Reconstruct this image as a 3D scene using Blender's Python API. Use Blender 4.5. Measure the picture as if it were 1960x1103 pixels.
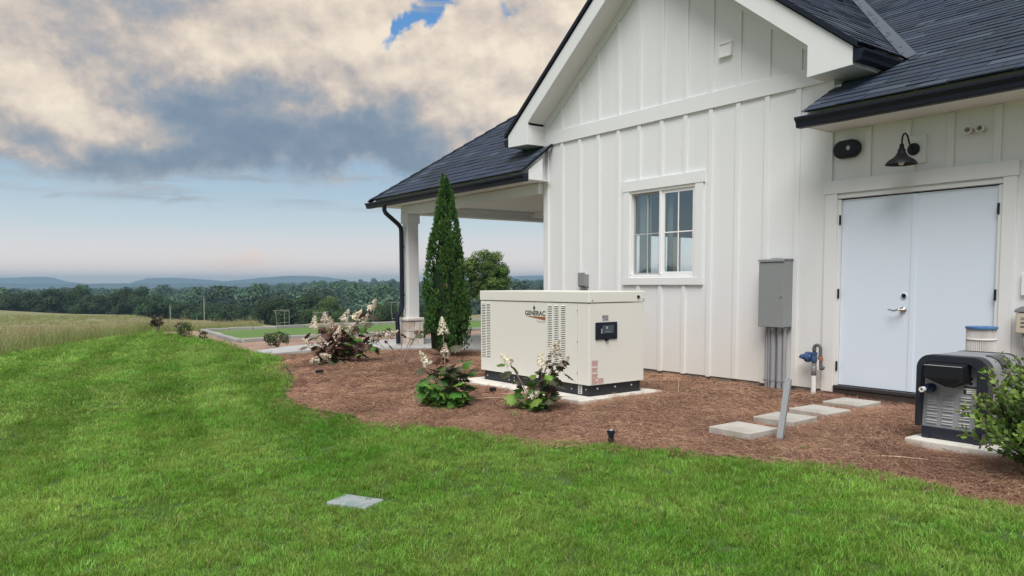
import bpy, bmesh, math, random
import numpy as np
from mathutils import Vector, Matrix, Euler
rnd = random.Random(7); nr = np.random.default_rng(7)
for o in list(bpy.data.objects): bpy.data.objects.remove(o)
SC = bpy.context.scene; COL = SC.collection; R = math.radians
# ------------------------------------------------------------------ camera
CAM = Vector((9.789, -7.989, 1.147)); YAW, PIT, ROL = 0.9293, -0.0693, -0.0038
cd = bpy.data.cameras.new('camera'); cam = bpy.data.objects.new('camera', cd); COL.objects.link(cam); SC.camera = cam
cd.sensor_width = 36; cd.lens = 1470.22 / 1960 * 36; cd.shift_y = (644.92 - 551.5) / 1960; cd.clip_start = .05; cd.clip_end = 80000
_f = Vector((-math.sin(YAW) * math.cos(PIT), math.cos(YAW) * math.cos(PIT), math.sin(PIT)))
_r = Vector((math.cos(YAW), math.sin(YAW), 0)); _u = _r.cross(_f)
_c, _s = math.cos(ROL), math.sin(ROL); _r2 = _c * _r + _s * _u; _u2 = -_s * _r + _c * _u
cam.matrix_world = Matrix(((_r2.x, _u2.x, -_f.x, CAM.x), (_r2.y, _u2.y, -_f.y, CAM.y), (_r2.z, _u2.z, -_f.z, CAM.z), (0, 0, 0, 1)))
# ------------------------------------------------------------------ exposure, sun
SC.view_settings.view_transform = 'Standard'; SC.view_settings.look = 'None'
SC.view_settings.gamma = 1; SC.view_settings.use_curve_mapping = False; SC.view_settings.exposure = 0.32
SC.cycles.use_denoising = True
SC.cycles.max_bounces = 6; SC.cycles.transparent_max_bounces = 12; SC.cycles.volume_bounces = 0
SUN_EL, SUN_AZ = 56, 47          # azimuth from +X towards -Y
sd = bpy.data.lights.new('sun', 'SUN'); sd.energy = 3.2; sd.angle = R(38); sd.color = (1, .975, .95)
sun = bpy.data.objects.new('sun', sd); COL.objects.link(sun)
_sv = Vector((math.cos(R(SUN_EL)) * math.cos(R(SUN_AZ)), -math.cos(R(SUN_EL)) * math.sin(R(SUN_AZ)), math.sin(R(SUN_EL))))
sun.rotation_euler = _sv.to_track_quat('Z', 'Y').to_euler(); sun.location = (9, -12, 14)
# ------------------------------------------------------------------ sky (world)
world = bpy.data.worlds.new('World'); SC.world = world; world.use_nodes = True
NT = world.node_tree; NT.nodes.clear()
def N(t, **k):
    n = NT.nodes.new(t)
    for a, v in k.items(): setattr(n, a, v)
    return n
def setin(sock, v):
    if isinstance(v, bpy.types.NodeSocket): NT.links.new(v, sock)
    else: sock.default_value = v
def M(op, a, b=None, c=None, clamp=False):
    n = N('ShaderNodeMath', operation=op, use_clamp=clamp); setin(n.inputs[0], a)
    if b is not None: setin(n.inputs[1], b)
    if c is not None: setin(n.inputs[2], c)
    return n.outputs[0]
def V(op, a, b=None, c=None):
    n = N('ShaderNodeVectorMath', operation=op); setin(n.inputs[0], a)
    if b is not None: setin(n.inputs[1], b)
    if c is not None: setin(n.inputs[2], c)
    return n.outputs['Value'] if op in ('DOT_PRODUCT', 'LENGTH') else n.outputs[0]
def comb(x, y, z):
    n = N('ShaderNodeCombineXYZ'); setin(n.inputs[0], x); setin(n.inputs[1], y); setin(n.inputs[2], z); return n.outputs[0]
def noise(vec, scale, detail=6, rough=.55, dist=0., col=False):
    n = N('ShaderNodeTexNoise'); setin(n.inputs['Vector'], vec); n.inputs['Scale'].default_value = scale
    n.inputs['Detail'].default_value = detail; n.inputs['Roughness'].default_value = rough; n.inputs['Distortion'].default_value = dist
    return n.outputs['Color'] if col else n.outputs[0]
def sstep(v, a, b):
    n = N('ShaderNodeMapRange', interpolation_type='SMOOTHSTEP'); setin(n.inputs[0], v); n.inputs[1].default_value = a; n.inputs[2].default_value = b
    return n.outputs[0]
def ramp(v, stops):
    n = N('ShaderNodeValToRGB'); setin(n.inputs[0], v); e = n.color_ramp.elements
    while len(e) < len(stops): e.new(.5)
    for i, (p, c) in enumerate(stops): e[i].position = p; e[i].color = (*c, 1)
    return n.outputs[0]
def mixc(f, a, b):
    n = N('ShaderNodeMix', data_type='RGBA'); setin(n.inputs[0], f); setin(n.inputs[6], a); setin(n.inputs[7], b); return n.outputs[2]
DIR = N('ShaderNodeTexCoord').outputs['Generated']
dirn = V('NORMALIZE', DIR)
sx = N('ShaderNodeSeparateXYZ'); setin(sx.inputs[0], dirn)
rt = V('DOT_PRODUCT', dirn, (math.cos(YAW), math.sin(YAW), 0)); fwd = V('DOT_PRODUCT', dirn, (-math.sin(YAW), math.cos(YAW), 0))
AZ = M('MULTIPLY', M('ARCTAN2', rt, fwd), 57.2958); EL = M('MULTIPLY', M('ARCSINE', sx.outputs[2]), 57.2958)
# wispy warp of the sky coordinates, in degrees
w1 = V('SUBTRACT', noise(dirn, 7, 5, .6, col=True), (.5, .5, .5)); w2 = V('SUBTRACT', noise(dirn, 26, 6, .62, col=True), (.5, .5, .5))
P0 = comb(AZ, EL, 0.0)
P = V('MULTIPLY_ADD', w1, (13, 6.5, 0), P0); P = V('MULTIPLY_ADD', w2, (3.0, 2.0, 0), P)
def blobs(pos, lst, base):
    acc = base
    for a, e, sa, se, amp in lst:
        d = V('MULTIPLY_ADD', pos, (1 / sa, 1 / se, 0), (-a / sa, -e / se, 0))
        g = M('POWER', .36788, V('DOT_PRODUCT', d, d)); acc = M('MULTIPLY_ADD', g, amp, acc)
    return acc
# brightness of the cloud deck: cream heads and slate undersides
bright = blobs(P, [
 (-31, 12.2, 5.5, 1.9, .38), (-27, 10.2, 6, 1.3, .22), (-34, 16.5, 6, 2.5, .22), (-18, 16.2, 6.0, 2.2, .40), (-9, 15.2, 6, 2.0, .30),
 (-1, 15.5, 6, 4.5, .34), (2, 10.5, 5, 2.0, .34), (-11.6, 12.4, 1.9, 1.2, .30), (-13, 19.5, 9, 2.2, .22), (6, 18, 6, 5, .25),
 (-21, 12.6, 6, 1.7, -.33), (-14, 10.2, 11, 1.9, -.38), (-26, 8.7, 10, 1.0, -.28), (-24, 16.6, 4.5, 1.4, -.12), (-4, 8.8, 7, 1.2, -.24),
 (-32.5, 8.6, 3, .55, .35), (-17, 8.4, 3, .6, .12)], .50)
qv = V('MULTIPLY', dirn, (1, 1, 1.9))
n1 = noise(qv, 6.5, 7, .56); n1b = noise(V('ADD', qv, (.012, .008, .045)), 6.5, 7, .54)
qv2 = V('MULTIPLY', dirn, (1, 1, 1.15)); n2 = noise(qv2, 23, 7, .60); n2b = noise(V('ADD', qv2, (.005, .003, .014)), 23, 7, .60)
relief = M('MULTIPLY_ADD', M('SUBTRACT', n1, n1b), 1.0, M('MULTIPLY', M('SUBTRACT', n2, n2b), .5))
light = M('ADD', bright, M('MULTIPLY_ADD', M('SUBTRACT', n1, .5), .26, relief))
light = M('ADD', light, M('MULTIPLY', M('SUBTRACT', n2, .5), .07))
cloudcol = ramp(light, [(.0, (.19, .255, .345)), (.22, (.235, .30, .385)), (.42, (.35, .38, .425)), (.56, (.50, .46, .44)), (.72, (.72, .61, .515)), (1, (.99, .86, .68))])
# coverage: a deck above ~8 degrees with a ragged edge, one blue hole, thin strips below
cov = blobs(P, [(-8.1, 17.5, .95, 1.5, -1.15), (-7.0, 19.2, .9, 1.3, -1.05), (-1.5, 19.2, .9, .45, -.5), (-22, 7.8, 6, .7, .25), (-36, 8, 4, .5, .2)], sstep(M('MULTIPLY_ADD', V('DOT_PRODUCT', P, (0, 1, 0)), .8, M('MULTIPLY', EL, .2)), 5.6, 10.2))
K = sstep(M('MULTIPLY_ADD', M('SUBTRACT', n1, .5), .55, M('MULTIPLY_ADD', M('SUBTRACT', noise(V('MULTIPLY', dirn, (1, 1, 7)), 4.5, 6, .55), .5), .55, cov)), .18, .80)
qs = V('MULTIPLY', dirn, (1, 1, 11)); ns = noise(qs, 3.2, 7, .6)
strip = M('MULTIPLY', sstep(ns, .53, .68), M('MULTIPLY', sstep(EL, 4.6, 6.6), .95))
strip = M('ADD', strip, blobs(V('MULTIPLY_ADD', w2, (2.6, 1.2, 0), P0), [(-23, 5.78, 1.6, .17, .75), (-30.5, 5.7, .6, .12, .6), (-23.2, 6.1, .5, .2, .3), (-33, 8.2, 3.0, .32, .8), (-27, 7.5, 5, .30, .6), (-19, 7.3, 3.6, .20, .6), (-12, 7.6, 3.5, .16, .5), (-31, 6.9, 4, .22, .5)], 0.0))
clear = ramp(M('DIVIDE', EL, 22), [(0, (1.25, .98, .84)), (.045, (1.22, 1.02, .92)), (.11, (.95, .89, .86)), (.19, (.66, .76, .81)), (.29, (.47, .62, .735)), (.45, (.30, .47, .68)), (.8, (.13, .33, .67)), (1, (.07, .25, .62))])
peach = blobs(V('MULTIPLY_ADD', w2, (6, 2.5, 0), P0), [(-19.2, 1.7, 2.6, .55, .75), (-18.6, 2.05, 1, .35, .4), (-11, .7, 4, .7, .35), (-26, .5, 5, .6, .15), (-1.6, 2.0, .6, .5, .25)], 0.0)
clear = mixc(peach, clear, (1.12, .88, .74, 1))
stripcol = ramp(M('MULTIPLY_ADD', M('SUBTRACT', noise(qs, 5, 4), .5), 1.6, .45), [(0, (.25, .32, .41)), (.5, (.45, .47, .50)), (1, (.74, .63, .55))])
col = mixc(M('MULTIPLY', strip, 1.0, clamp=True), clear, stripcol)
col = mixc(K, col, cloudcol)
skyt = N('ShaderNodeTexSky', sky_type='NISHITA', sun_disc=False, sun_elevation=R(SUN_EL), sun_rotation=R(90 + SUN_AZ), air_density=1.0, dust_density=2.0)
bgN = N('ShaderNodeBackground'); setin(bgN.inputs[0], skyt.outputs[0]); bgN.inputs[1].default_value = .08
bgC = N('ShaderNodeBackground'); setin(bgC.inputs[0], col); bgC.inputs[1].default_value = .80
mxs = N('ShaderNodeMixShader'); mxs.inputs[0].default_value = .92
NT.links.new(bgN.outputs[0], mxs.inputs[1]); NT.links.new(bgC.outputs[0], mxs.inputs[2])
wo = N('ShaderNodeOutputWorld'); NT.links.new(mxs.outputs[0], wo.inputs[0])
world.cycles.sampling_method = 'MANUAL'; world.cycles.sample_map_resolution = 512
# ------------------------------------------------------------------ materials
def mat(name, c, rough=.6, metal=0., var=.0, vscale=8., bump=0., bscale=60., stretch=None, c2=None, c2scale=3., c2lo=.5, c2hi=.62, spec=.5, coat=0., inst=0., trans=0., detail=5):
    m = bpy.data.materials.new(name); m.use_nodes = True; t = m.node_tree; b = t.nodes['Principled BSDF']
    b.inputs['Roughness'].default_value = rough; b.inputs['Metallic'].default_value = metal; b.inputs['Specular IOR Level'].default_value = spec
    b.inputs['Coat Weight'].default_value = coat
    L = t.links; nn = t.nodes.new
    tc = nn('ShaderNodeTexCoord'); vec = tc.outputs['Object']
    if stretch:
        mp = nn('ShaderNodeMapping'); mp.inputs['Scale'].default_value = stretch; L.new(vec, mp.inputs[0]); vec = mp.outputs[0]
    def nz(sc, det=detail):
        n = nn('ShaderNodeTexNoise'); n.inputs['Scale'].default_value = sc; n.inputs['Detail'].default_value = det; n.inputs['Roughness'].default_value = .6; L.new(vec, n.inputs['Vector']); return n.outputs[0]
    cur = nn('ShaderNodeRGB'); cur.outputs[0].default_value = (*c, 1); cur = cur.outputs[0]
    if c2 is not None:
        mr = nn('ShaderNodeMapRange'); mr.inputs[1].default_value = c2lo; mr.inputs[2].default_value = c2hi; L.new(nz(c2scale), mr.inputs[0])
        mx = nn('ShaderNodeMix'); mx.data_type = 'RGBA'; L.new(mr.outputs[0], mx.inputs[0]); L.new(cur, mx.inputs[6]); mx.inputs[7].default_value = (*c2, 1); cur = mx.outputs[2]
    if var or inst:
        hv = nn('ShaderNodeHueSaturation'); L.new(cur, hv.inputs['Color'])
        ma = nn('ShaderNodeMath'); ma.operation = 'MULTIPLY_ADD'; L.new(nz(vscale), ma.inputs[0]); ma.inputs[1].default_value = 2 * var; ma.inputs[2].default_value = 1 - var
        val = ma.outputs[0]
        if inst:
            oi = nn('ShaderNodeObjectInfo'); mb = nn('ShaderNodeMath'); mb.operation = 'MULTIPLY_ADD'; L.new(oi.outputs['Random'], mb.inputs[0]); mb.inputs[1].default_value = 2 * inst; mb.inputs[2].default_value = 1 - inst
            mm = nn('ShaderNodeMath'); mm.operation = 'MULTIPLY'; L.new(val, mm.inputs[0]); L.new(mb.outputs[0], mm.inputs[1]); val = mm.outputs[0]
        L.new(val, hv.inputs['Value']); cur = hv.outputs[0]
    L.new(cur, b.inputs['Base Color'])
    if bump:
        bp = nn('ShaderNodeBump'); bp.inputs['Strength'].default_value = min(1, bump * 4); bp.inputs['Distance'].default_value = .01 * bump * 4; L.new(nz(bscale), bp.inputs['Height']); L.new(bp.outputs[0], b.inputs['Normal'])
    if trans:
        td = nn('ShaderNodeBsdfTranslucent'); L.new(cur, td.inputs[0]); ms = nn('ShaderNodeMixShader'); ms.inputs[0].default_value = trans
        L.new(b.outputs[0], ms.inputs[1]); L.new(td.outputs[0], ms.inputs[2]); L.new(ms.outputs[0], t.nodes['Material Output'].inputs[0])
    return m
# ------------------------------------------------------------------ mesh helpers
def rot2(x, y, a): c, s = math.cos(a), math.sin(a); return x * c - y * s, x * s + y * c
class MB:
    def __init__(s): s.v = []; s.f = []; s.mi = []
    def add(s, vs, fs, mi=0):
        n = len(s.v); s.v += [tuple(v) for v in vs]; s.f += [tuple(i + n for i in f) for f in fs]; s.mi += [mi] * len(fs); return s
    def box(s, x0, x1, y0, y1, z0, z1, mi=0):
        vs = [(x, y, z) for z in (z0, z1) for y in (y0, y1) for x in (x0, x1)]
        return s.add(vs, [(0, 2, 3, 1), (4, 5, 7, 6), (0, 1, 5, 4), (2, 6, 7, 3), (0, 4, 6, 2), (1, 3, 7, 5)], mi)
    def prism(s, poly, axis, a, b, mi=0):
        """extrude a 2D polygon along an axis; poly in the other two axes (in xyz order)"""
        n = len(poly)
        def p(q, w): return {'x': (w, q[0], q[1]), 'y': (q[0], w, q[1]), 'z': (q[0], q[1], w)}[axis]
        vs = [p(q, a) for q in poly] + [p(q, b) for q in poly]
        fs = [tuple(range(n)), tuple(reversed(range(n, 2 * n)))] + [(i, i + n, (i + 1) % n + n, (i + 1) % n) for i in range(n)]
        return s.add(vs, fs, mi)
    def lathe(s, prof, c=(0, 0, 0), n=20, mi=0, axis='z'):
        vs = []
        for r, h in prof:
            for k in range(n):
                a = 2 * math.pi * k / n; u, w = r * math.cos(a), r * math.sin(a)
                q = {'z': (u, w, h), 'y': (u, h, w), 'x': (h, u, w)}[axis]; vs.append((c[0] + q[0], c[1] + q[1], c[2] + q[2]))
        fs = [(i * n + k, i * n + (k + 1) % n, (i + 1) * n + (k + 1) % n, (i + 1) * n + k) for i in range(len(prof) - 1) for k in range(n)]
        if prof[0][0] > 1e-6: fs.append(tuple(reversed(range(n))))
        if prof[-1][0] > 1e-6: fs.append(tuple(range((len(prof) - 1) * n, len(prof) * n)))
        return s.add(vs, fs, mi)
    def tube(s, pts, r, n=8, mi=0, sq=None):
        """r: number or list; sq=(w,h) makes a rectangular section with cut corners"""
        pts = [Vector(p) for p in pts]; rs = r if isinstance(r, (list, tuple)) else [r] * len(pts); vs = []
        up = None
        for i, p in enumerate(pts):
            d = (pts[min(i + 1, len(pts) - 1)] - pts[max(i - 1, 0)]).normalized()
            if up is None: up = Vector((0, 0, 1)) if abs(d.z) < .9 else Vector((0, 1, 0))
            a = up.cross(d)
            if a.length < 1e-4: a = Vector((1, 0, 0)).cross(d)
            a.normalize(); b = d.cross(a); up = b if abs(b.length) > 0 else up
            if sq:
                w, h = sq[0] / 2, sq[1] / 2; k = min(w, h) * .35
                sec = [(w, h - k), (w - k, h), (-w + k, h), (-w, h - k), (-w, -h + k), (-w + k, -h), (w - k, -h), (w, -h + k)]
            else: sec = [(rs[i] * math.cos(2 * math.pi * k / n), rs[i] * math.sin(2 * math.pi * k / n)) for k in range(n)]
            vs += [tuple(p + a * q[0] + b * q[1]) for q in sec]
        n = 8 if sq else n
        fs = [(i * n + k, i * n + (k + 1) % n, (i + 1) * n + (k + 1) % n, (i + 1) * n + k) for i in range(len(pts) - 1) for k in range(n)]
        fs += [tuple(reversed(range(n))), tuple(range((len(pts) - 1) * n, len(pts) * n))]
        return s.add(vs, fs, mi)
    def mesh(s, name, mats, smooth=False):
        me = bpy.data.meshes.new(name); me.from_pydata(s.v, [], s.f)
        for m in (mats if isinstance(mats, (list, tuple)) else [mats]): me.materials.append(m)
        if any(s.mi): me.polygons.foreach_set('material_index', s.mi)
        if smooth: me.polygons.foreach_set('use_smooth', [True] * len(me.polygons))
        me.update(); return me
    def build(s, name, mats, parent=None, bevel=0, smooth=False, fix=True, auto=None):
        me = s.mesh(name, mats, smooth)
        if fix:
            bm = bmesh.new(); bm.from_mesh(me); bmesh.ops.recalc_face_normals(bm, faces=bm.faces); bm.to_mesh(me); bm.free()
        if auto is not None: me.shade_smooth() if hasattr(me, 'shade_smooth') else None; me.set_sharp_from_angle(angle=R(auto))
        return link(name, me, parent, bevel)
def link(name, me, parent=None, bevel=0):
    o = bpy.data.objects.new(name, me); COL.objects.link(o)
    if parent is not None: o.parent = parent
    if bevel:
        b = o.modifiers.new('bevel', 'BEVEL'); b.width = bevel; b.segments = 2; b.limit_method = 'ANGLE'; b.angle_limit = R(40)
    return o
def tag(o, label=None, cat=None, group=None, kind=None):
    for k, v in (('label', label), ('category', cat), ('group', group), ('kind', kind)):
        if v: o[k] = v
    return o
def thing(name, label, cat, loc=(0, 0, 0), rz=0, group=None):
    o = bpy.data.objects.new(name, None); COL.objects.link(o); o.location = loc; o.rotation_euler = (0, 0, rz); o.empty_display_size = .1
    return tag(o, label, cat, group)
def text_mesh(body, size, bold=0., sx=1.):
    cu = bpy.data.curves.new('lettering', 'FONT'); cu.body = body; cu.size = size; cu.extrude = .0006; cu.offset = bold; cu.resolution_u = 3
    o = bpy.data.objects.new('lettering', cu); COL.objects.link(o); dg = bpy.context.evaluated_depsgraph_get()
    me = bpy.data.meshes.new_from_object(o.evaluated_get(dg)); bpy.data.objects.remove(o)
    for v in me.vertices: v.co.x *= sx
    return me
CAMX, CAMY, YAWC = 9.789, -7.989, 0.9293
_TT=np.array([-3.,-.667,-.497,-.395,-.327,-.259,-.15,-.05,3.])
_RR=np.array([14,20,26,30,40,50,60,75,90,110,130,170,200,300,500,900,1500,3000,8000,30000.])
_ZZ=np.array([
[-.5,-.55,-.7,-.8,-1.0,-1.2,-1.4,-1.7,-2.0,-2.3,-2.6,-5,-7,-18,-24,-21,-22,-25,-30,-40],
[-.42,-.44,-.63,-.75,-.94,-1.17,-1.37,-1.66,-1.9,-2.2,-2.45,-5,-7,-18,-24,-21,-22,-25,-30,-40],
[-.36,-.34,-.36,-.56,-.92,-1.22,-1.5,-1.87,-2.18,-2.65,-4.0,-7,-9.5,-20,-25,-21,-22,-25,-30,-40],
[-.30,-.30,-.40,-.62,-1.05,-1.35,-1.65,-2.1,-2.9,-4.5,-6,-9,-12,-21,-25,-20,-22,-25,-30,-40],
[-.27,-.28,-.28,-.5,-.85,-1.25,-2.0,-3.4,-4.8,-6.4,-8,-11,-14,-22,-24,-17,-18,-24,-30,-40],
[-.25,-.28,-.28,-.32,-1.0,-1.9,-2.9,-4.2,-5.5,-7.4,-9,-12.5,-15,-22,-22,-13,-14,-22,-30,-40],
[-.22,-.27,-.28,-.30,-.7,-1.4,-2.3,-3.6,-5,-7.2,-9,-12.5,-15,-22,-22,-12,-13,-20,-30,-40],
[-.2,-.25,-.3,-.32,-.4,-.7,-1.3,-2.6,-4,-6,-8,-12,-15,-22,-22,-12,-13,-20,-30,-40],
[-.5,-.55,-.7,-.8,-1.0,-1.2,-1.4,-1.7,-2.0,-2.3,-2.6,-5,-7,-18,-24,-21,-22,-25,-30,-40]])
def sp(v,w): return np.where(v/w>20,v,w*np.log1p(np.exp(np.clip(v/w,-40,20))))
def sst(a,b,x):
    t=np.clip((x-a)/(b-a),0,1); return t*t*(3-2*t)
def T(x,y):
    x=np.asarray(x,float); y=np.asarray(y,float)
    dx=x-CAMX; dy=y-CAMY; r=np.hypot(dx,dy)+1e-6
    c,s=np.cos(YAWC),np.sin(YAWC)
    fwd=-s*dx+c*dy; rt=c*dx+s*dy
    t=np.where(fwd>.02*r,np.clip(rt/np.maximum(fwd,.02*r),-3,3),np.sign(rt)*3)
    it=np.clip(np.searchsorted(_TT,t)-1,0,len(_TT)-2); ft=np.clip((t-_TT[it])/(_TT[it+1]-_TT[it]),0,1)
    lr=np.log(np.clip(r,14.01,29999)); LR=np.log(_RR)
    ir=np.clip(np.searchsorted(LR,lr)-1,0,len(LR)-2); fr=(lr-LR[ir])/(LR[ir+1]-LR[ir])
    zf=(_ZZ[it,ir]*(1-ft)+_ZZ[it+1,ir]*ft)*(1-fr)+(_ZZ[it,ir+1]*(1-ft)+_ZZ[it+1,ir+1]*ft)*fr
    zn=-.11-.062*sp(-y-2.7,.4)-.014*sp(-x-1.5,1.0)
    k=sst(14,24,r)
    k=k*(1-sst(-4,-2,y)*sst(-9,-6,x)*(1-sst(20,40,r)))
    z=zn*(1-k)+zf*k
    q=sst(-16.5,-15,x)*(1-sst(-7,-5,x))*sst(-4,-2.6,y)*(1-sst(11,13,y))
    return z*(1-q)+q*np.where(z>-.28,z,-.28)
HAZE = 3.8e-4
# ------------------------------------------------------------------ palette
WHITE = (.755, .77, .77)
m_siding = mat('white_siding', WHITE, .55, var=.05, vscale=3, bump=.010, bscale=42, stretch=(1, 1, .10))
def stain(m):   # splashed soil on the lowest boards: a ragged cream film that thins out upwards
    t = m.node_tree; L = t.links; nn = t.nodes.new; b = t.nodes['Principled BSDF']; src = b.inputs['Base Color'].links[0].from_socket
    g = nn('ShaderNodeNewGeometry'); sp_ = nn('ShaderNodeSeparateXYZ'); L.new(g.outputs['Position'], sp_.inputs[0])
    nz = nn('ShaderNodeTexNoise'); nz.inputs['Scale'].default_value = 2.2; nz.inputs['Detail'].default_value = 6; L.new(g.outputs['Position'], nz.inputs['Vector'])
    ad = nn('ShaderNodeMath'); ad.operation = 'MULTIPLY_ADD'; L.new(nz.outputs[0], ad.inputs[0]); ad.inputs[1].default_value = -.9; L.new(sp_.outputs[2], ad.inputs[2])
    mr = nn('ShaderNodeMapRange'); mr.inputs[1].default_value = .35; mr.inputs[2].default_value = -.45; mr.inputs[3].default_value = 0; mr.inputs[4].default_value = .38; L.new(ad.outputs[0], mr.inputs[0])
    mx = nn('ShaderNodeMix'); mx.data_type = 'RGBA'; L.new(mr.outputs[0], mx.inputs[0]); L.new(src, mx.inputs[6]); mx.inputs[7].default_value = (.74, .66, .53, 1); L.new(mx.outputs[2], b.inputs['Base Color'])
stain(m_siding)
m_trim = mat('white_trim', (.76, .775, .775), .5, var=.03, vscale=5, bump=.004, bscale=60, stretch=(1, 1, .2)); stain(m_trim)
m_soffit = mat('white_soffit', (.76, .76, .745), .6, var=.03, vscale=4)
m_vinyl = mat('white_vinyl', (.84, .84, .83), .35)
m_alu = mat('grey_sash', (.36, .36, .36), .45)
m_glass = bpy.data.materials.new('window_glass'); m_glass.use_nodes = True
t = m_glass.node_tree; t.nodes.clear(); L = t.links
_tr = t.nodes.new('ShaderNodeBsdfTransparent'); _tr.inputs[0].default_value = (.90, .96, .95, 1); _gl = t.nodes.new('ShaderNodeBsdfGlossy'); _gl.inputs['Roughness'].default_value = .01; _gl.inputs[0].default_value = (.9, .95, 1, 1)
_lw = t.nodes.new('ShaderNodeLayerWeight'); _lw.inputs[0].default_value = .5; _fr = t.nodes.new('ShaderNodeMath'); _fr.operation = 'POWER'; L.new(_lw.outputs['Facing'], _fr.inputs[0]); _fr.inputs[1].default_value = 2.5; _mx = t.nodes.new('ShaderNodeMixShader'); _ad = t.nodes.new('ShaderNodeMath'); L.new(_fr.outputs[0], _ad.inputs[0]); _ad.inputs[1].default_value = .09; L.new(_ad.outputs[0], _mx.inputs[0]); L.new(_tr.outputs[0], _mx.inputs[1]); L.new(_gl.outputs[0], _mx.inputs[2])
L.new(_mx.outputs[0], t.nodes.new('ShaderNodeOutputMaterial').inputs[0])
m_room = mat('interior_paint', (.42, .41, .39), .8)
m_door = mat('door_paint', (.72, .80, .90), .26, var=.012, vscale=1.3, bump=.003, bscale=8)
m_black = mat('black_metal', (.012, .014, .018), .5, spec=.3)
m_navy = mat('dark_gutter', (.009, .013, .024), .45, spec=.28)
m_shin = [mat('slate_shingle_%s' % n, c, .75, var=.22, vscale=22, bump=.05, bscale=90, inst=.10) for n, c in
          (('dark', (.017, .027, .045)), ('mid', (.024, .037, .061)), ('pale', (.046, .064, .092)), ('blue', (.021, .037, .070)))]
m_flash = mat('valley_metal', (.13, .16, .20), .4, metal=.6, var=.1)
m_steel = mat('brushed_steel', (.55, .53, .50), .28, metal=1)
m_conc = mat('concrete', (.50, .49, .46), .9, var=.10, vscale=9, bump=.03, bscale=120, c2=(.40, .385, .36), c2scale=3)
m_found = mat('foundation', (.22, .19, .165), .95, var=.2, vscale=7, bump=.06, bscale=40)
m_stone = mat('ledge_stone', (.60, .555, .50), .85, var=.16, vscale=9, bump=.10, bscale=26, inst=.13, c2=(.52, .43, .35), c2scale=4)
m_mortar = mat('mortar', (.50, .48, .45), .95, bump=.05, bscale=80)
# ------------------------------------------------------------------ house
house = thing('house', 'white board and batten house with dark slate shingle roof and street-less gable end', 'house')
house['label'] = 'white board and batten house with dark slate roof, steep gable and open porch'
GX, GZ, GS = 2.47, 5.95, .78          # gable ridge
EZ, ES = 2.95, .55                    # right main roof: eave height at y=-.58, slope
PZ, PS = 2.925, .75                   # porch roof
OH = -.348                            # rake overhang
WX1 = 9.2
# wall: one skin with openings for the window and the double door
win = (1.936, 3.118, 1.238, 2.43); dor = (5.105, 6.745, -.02, 2.085)
mb = MB(); Z0 = -.06
def quad(x0, x1, z0, z1, y=0): mb.add([(x0, y, z0), (x1, y, z0), (x1, y, z1), (x0, y, z1)], [(0, 1, 2, 3)])
quad(0, win[0], Z0, 3.3); quad(win[0], win[1], Z0, win[2]); quad(win[0], win[1], win[3], 3.3); quad(win[1], dor[0], Z0, 3.3)
quad(dor[0], dor[1], dor[3], 2.84); quad(dor[1], WX1, Z0, 2.84)
mb.add([(0, 0, 3.3), (5.03, 0, 3.3), (5.03, 0, 3.80), (GX, 0, GZ - .16), (0, 0, 3.80)], [(0, 1, 2, 3, 4)])

for a0, a1, b0, b1 in ((0, 1.9, Z0, 3.9), (1.9, 4.3, Z0, .85), (1.9, 4.3, 2.0, 3.9), (4.3, 9, Z0, 3.9)): mb.add([(0, a0, b0), (0, a1, b0), (0, a1, b1), (0, a0, b1)], [(0, 1, 2, 3)])
mb.add([(WX1, 0, Z0), (WX1, 9, Z0), (WX1, 9, 2.84), (WX1, 0, 2.84)], [(0, 1, 2, 3)])
mb.add([(5.03, 0, 3.3), (5.03, 1.2, 3.3), (5.03, 1.2, 3.80), (5.03, 0, 3.80)], [(0, 1, 2, 3)])
mb.build('wall', m_siding, house)
MB().box(.02, 9.1, .015, .25, -.6, Z0 + .012).build('foundation', m_found, house)
def tb(name, x0, x1, y0, y1, z0, z1, m=m_trim, bev=.003, par=house): return MB().box(x0, x1, y0, y1, z0, z1).build(name, m, par, bev)
# battens
BX = [.41 + .4155 * k for k in range(22)]
def rake_z(x): return 5.475 - GS * abs(x - GX)          # underside of the rake board on the wall
def batten(x, z0, z1):
    if z1 - z0 > .05: tb('batten', x, x + .066, -.019, -.0005, z0, z1, bev=.004)
for i, x in enumerate(BX):
    if x < 4.9:
        zt = rake_z(x + .033)
        if 3.3 < x < 3.34: batten(x, 3.552, zt)
        else: batten(x, 3.552, zt)
        top = 3.353
        if 1.76 < x < 3.24: batten(x, Z0 - .012, 1.118); batten(x, 2.595, top)
        else: batten(x, Z0 - .012 * (i % 2), top)
    elif x > 6.85 and x < WX1: batten(x, Z0, 2.79)
for x, b, t_ in ((5.402, 2.262, 2.79), (5.815, 2.626, 2.79), (5.862, 2.262, 2.332), (6.232, 2.262, 2.79), (6.648, 2.262, 2.79)): batten(x, b, t_)
# trim boards
tb('corner_board', -.004, .112, -.026, .08, Z0 - .02, 3.352); tb('corner_board', -.004, .112, -.026, .08, 3.553, 3.80)
tb('corner_board', 4.955, 5.034, -.024, -.0005, 2.262, 3.352)
tb('belt_board', -.006, 5.036, -.030, -.001, 3.3535, 3.552)
for s in (-1, 1):                                            # rake boards lying on the wall
    pts = [(GX + s * .0, 5.62), (GX + s * 2.50, 5.62 - GS * 2.50), (GX + s * 2.50, 5.475 - GS * 2.50), (GX, 5.475)]
    MB().prism(pts, 'y', -.027, -.0008).build('frieze_board', m_trim, house, .003)
tb('sill_board', 4.955, 5.06, -.022, -.0006, -.065, 2.117)
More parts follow.
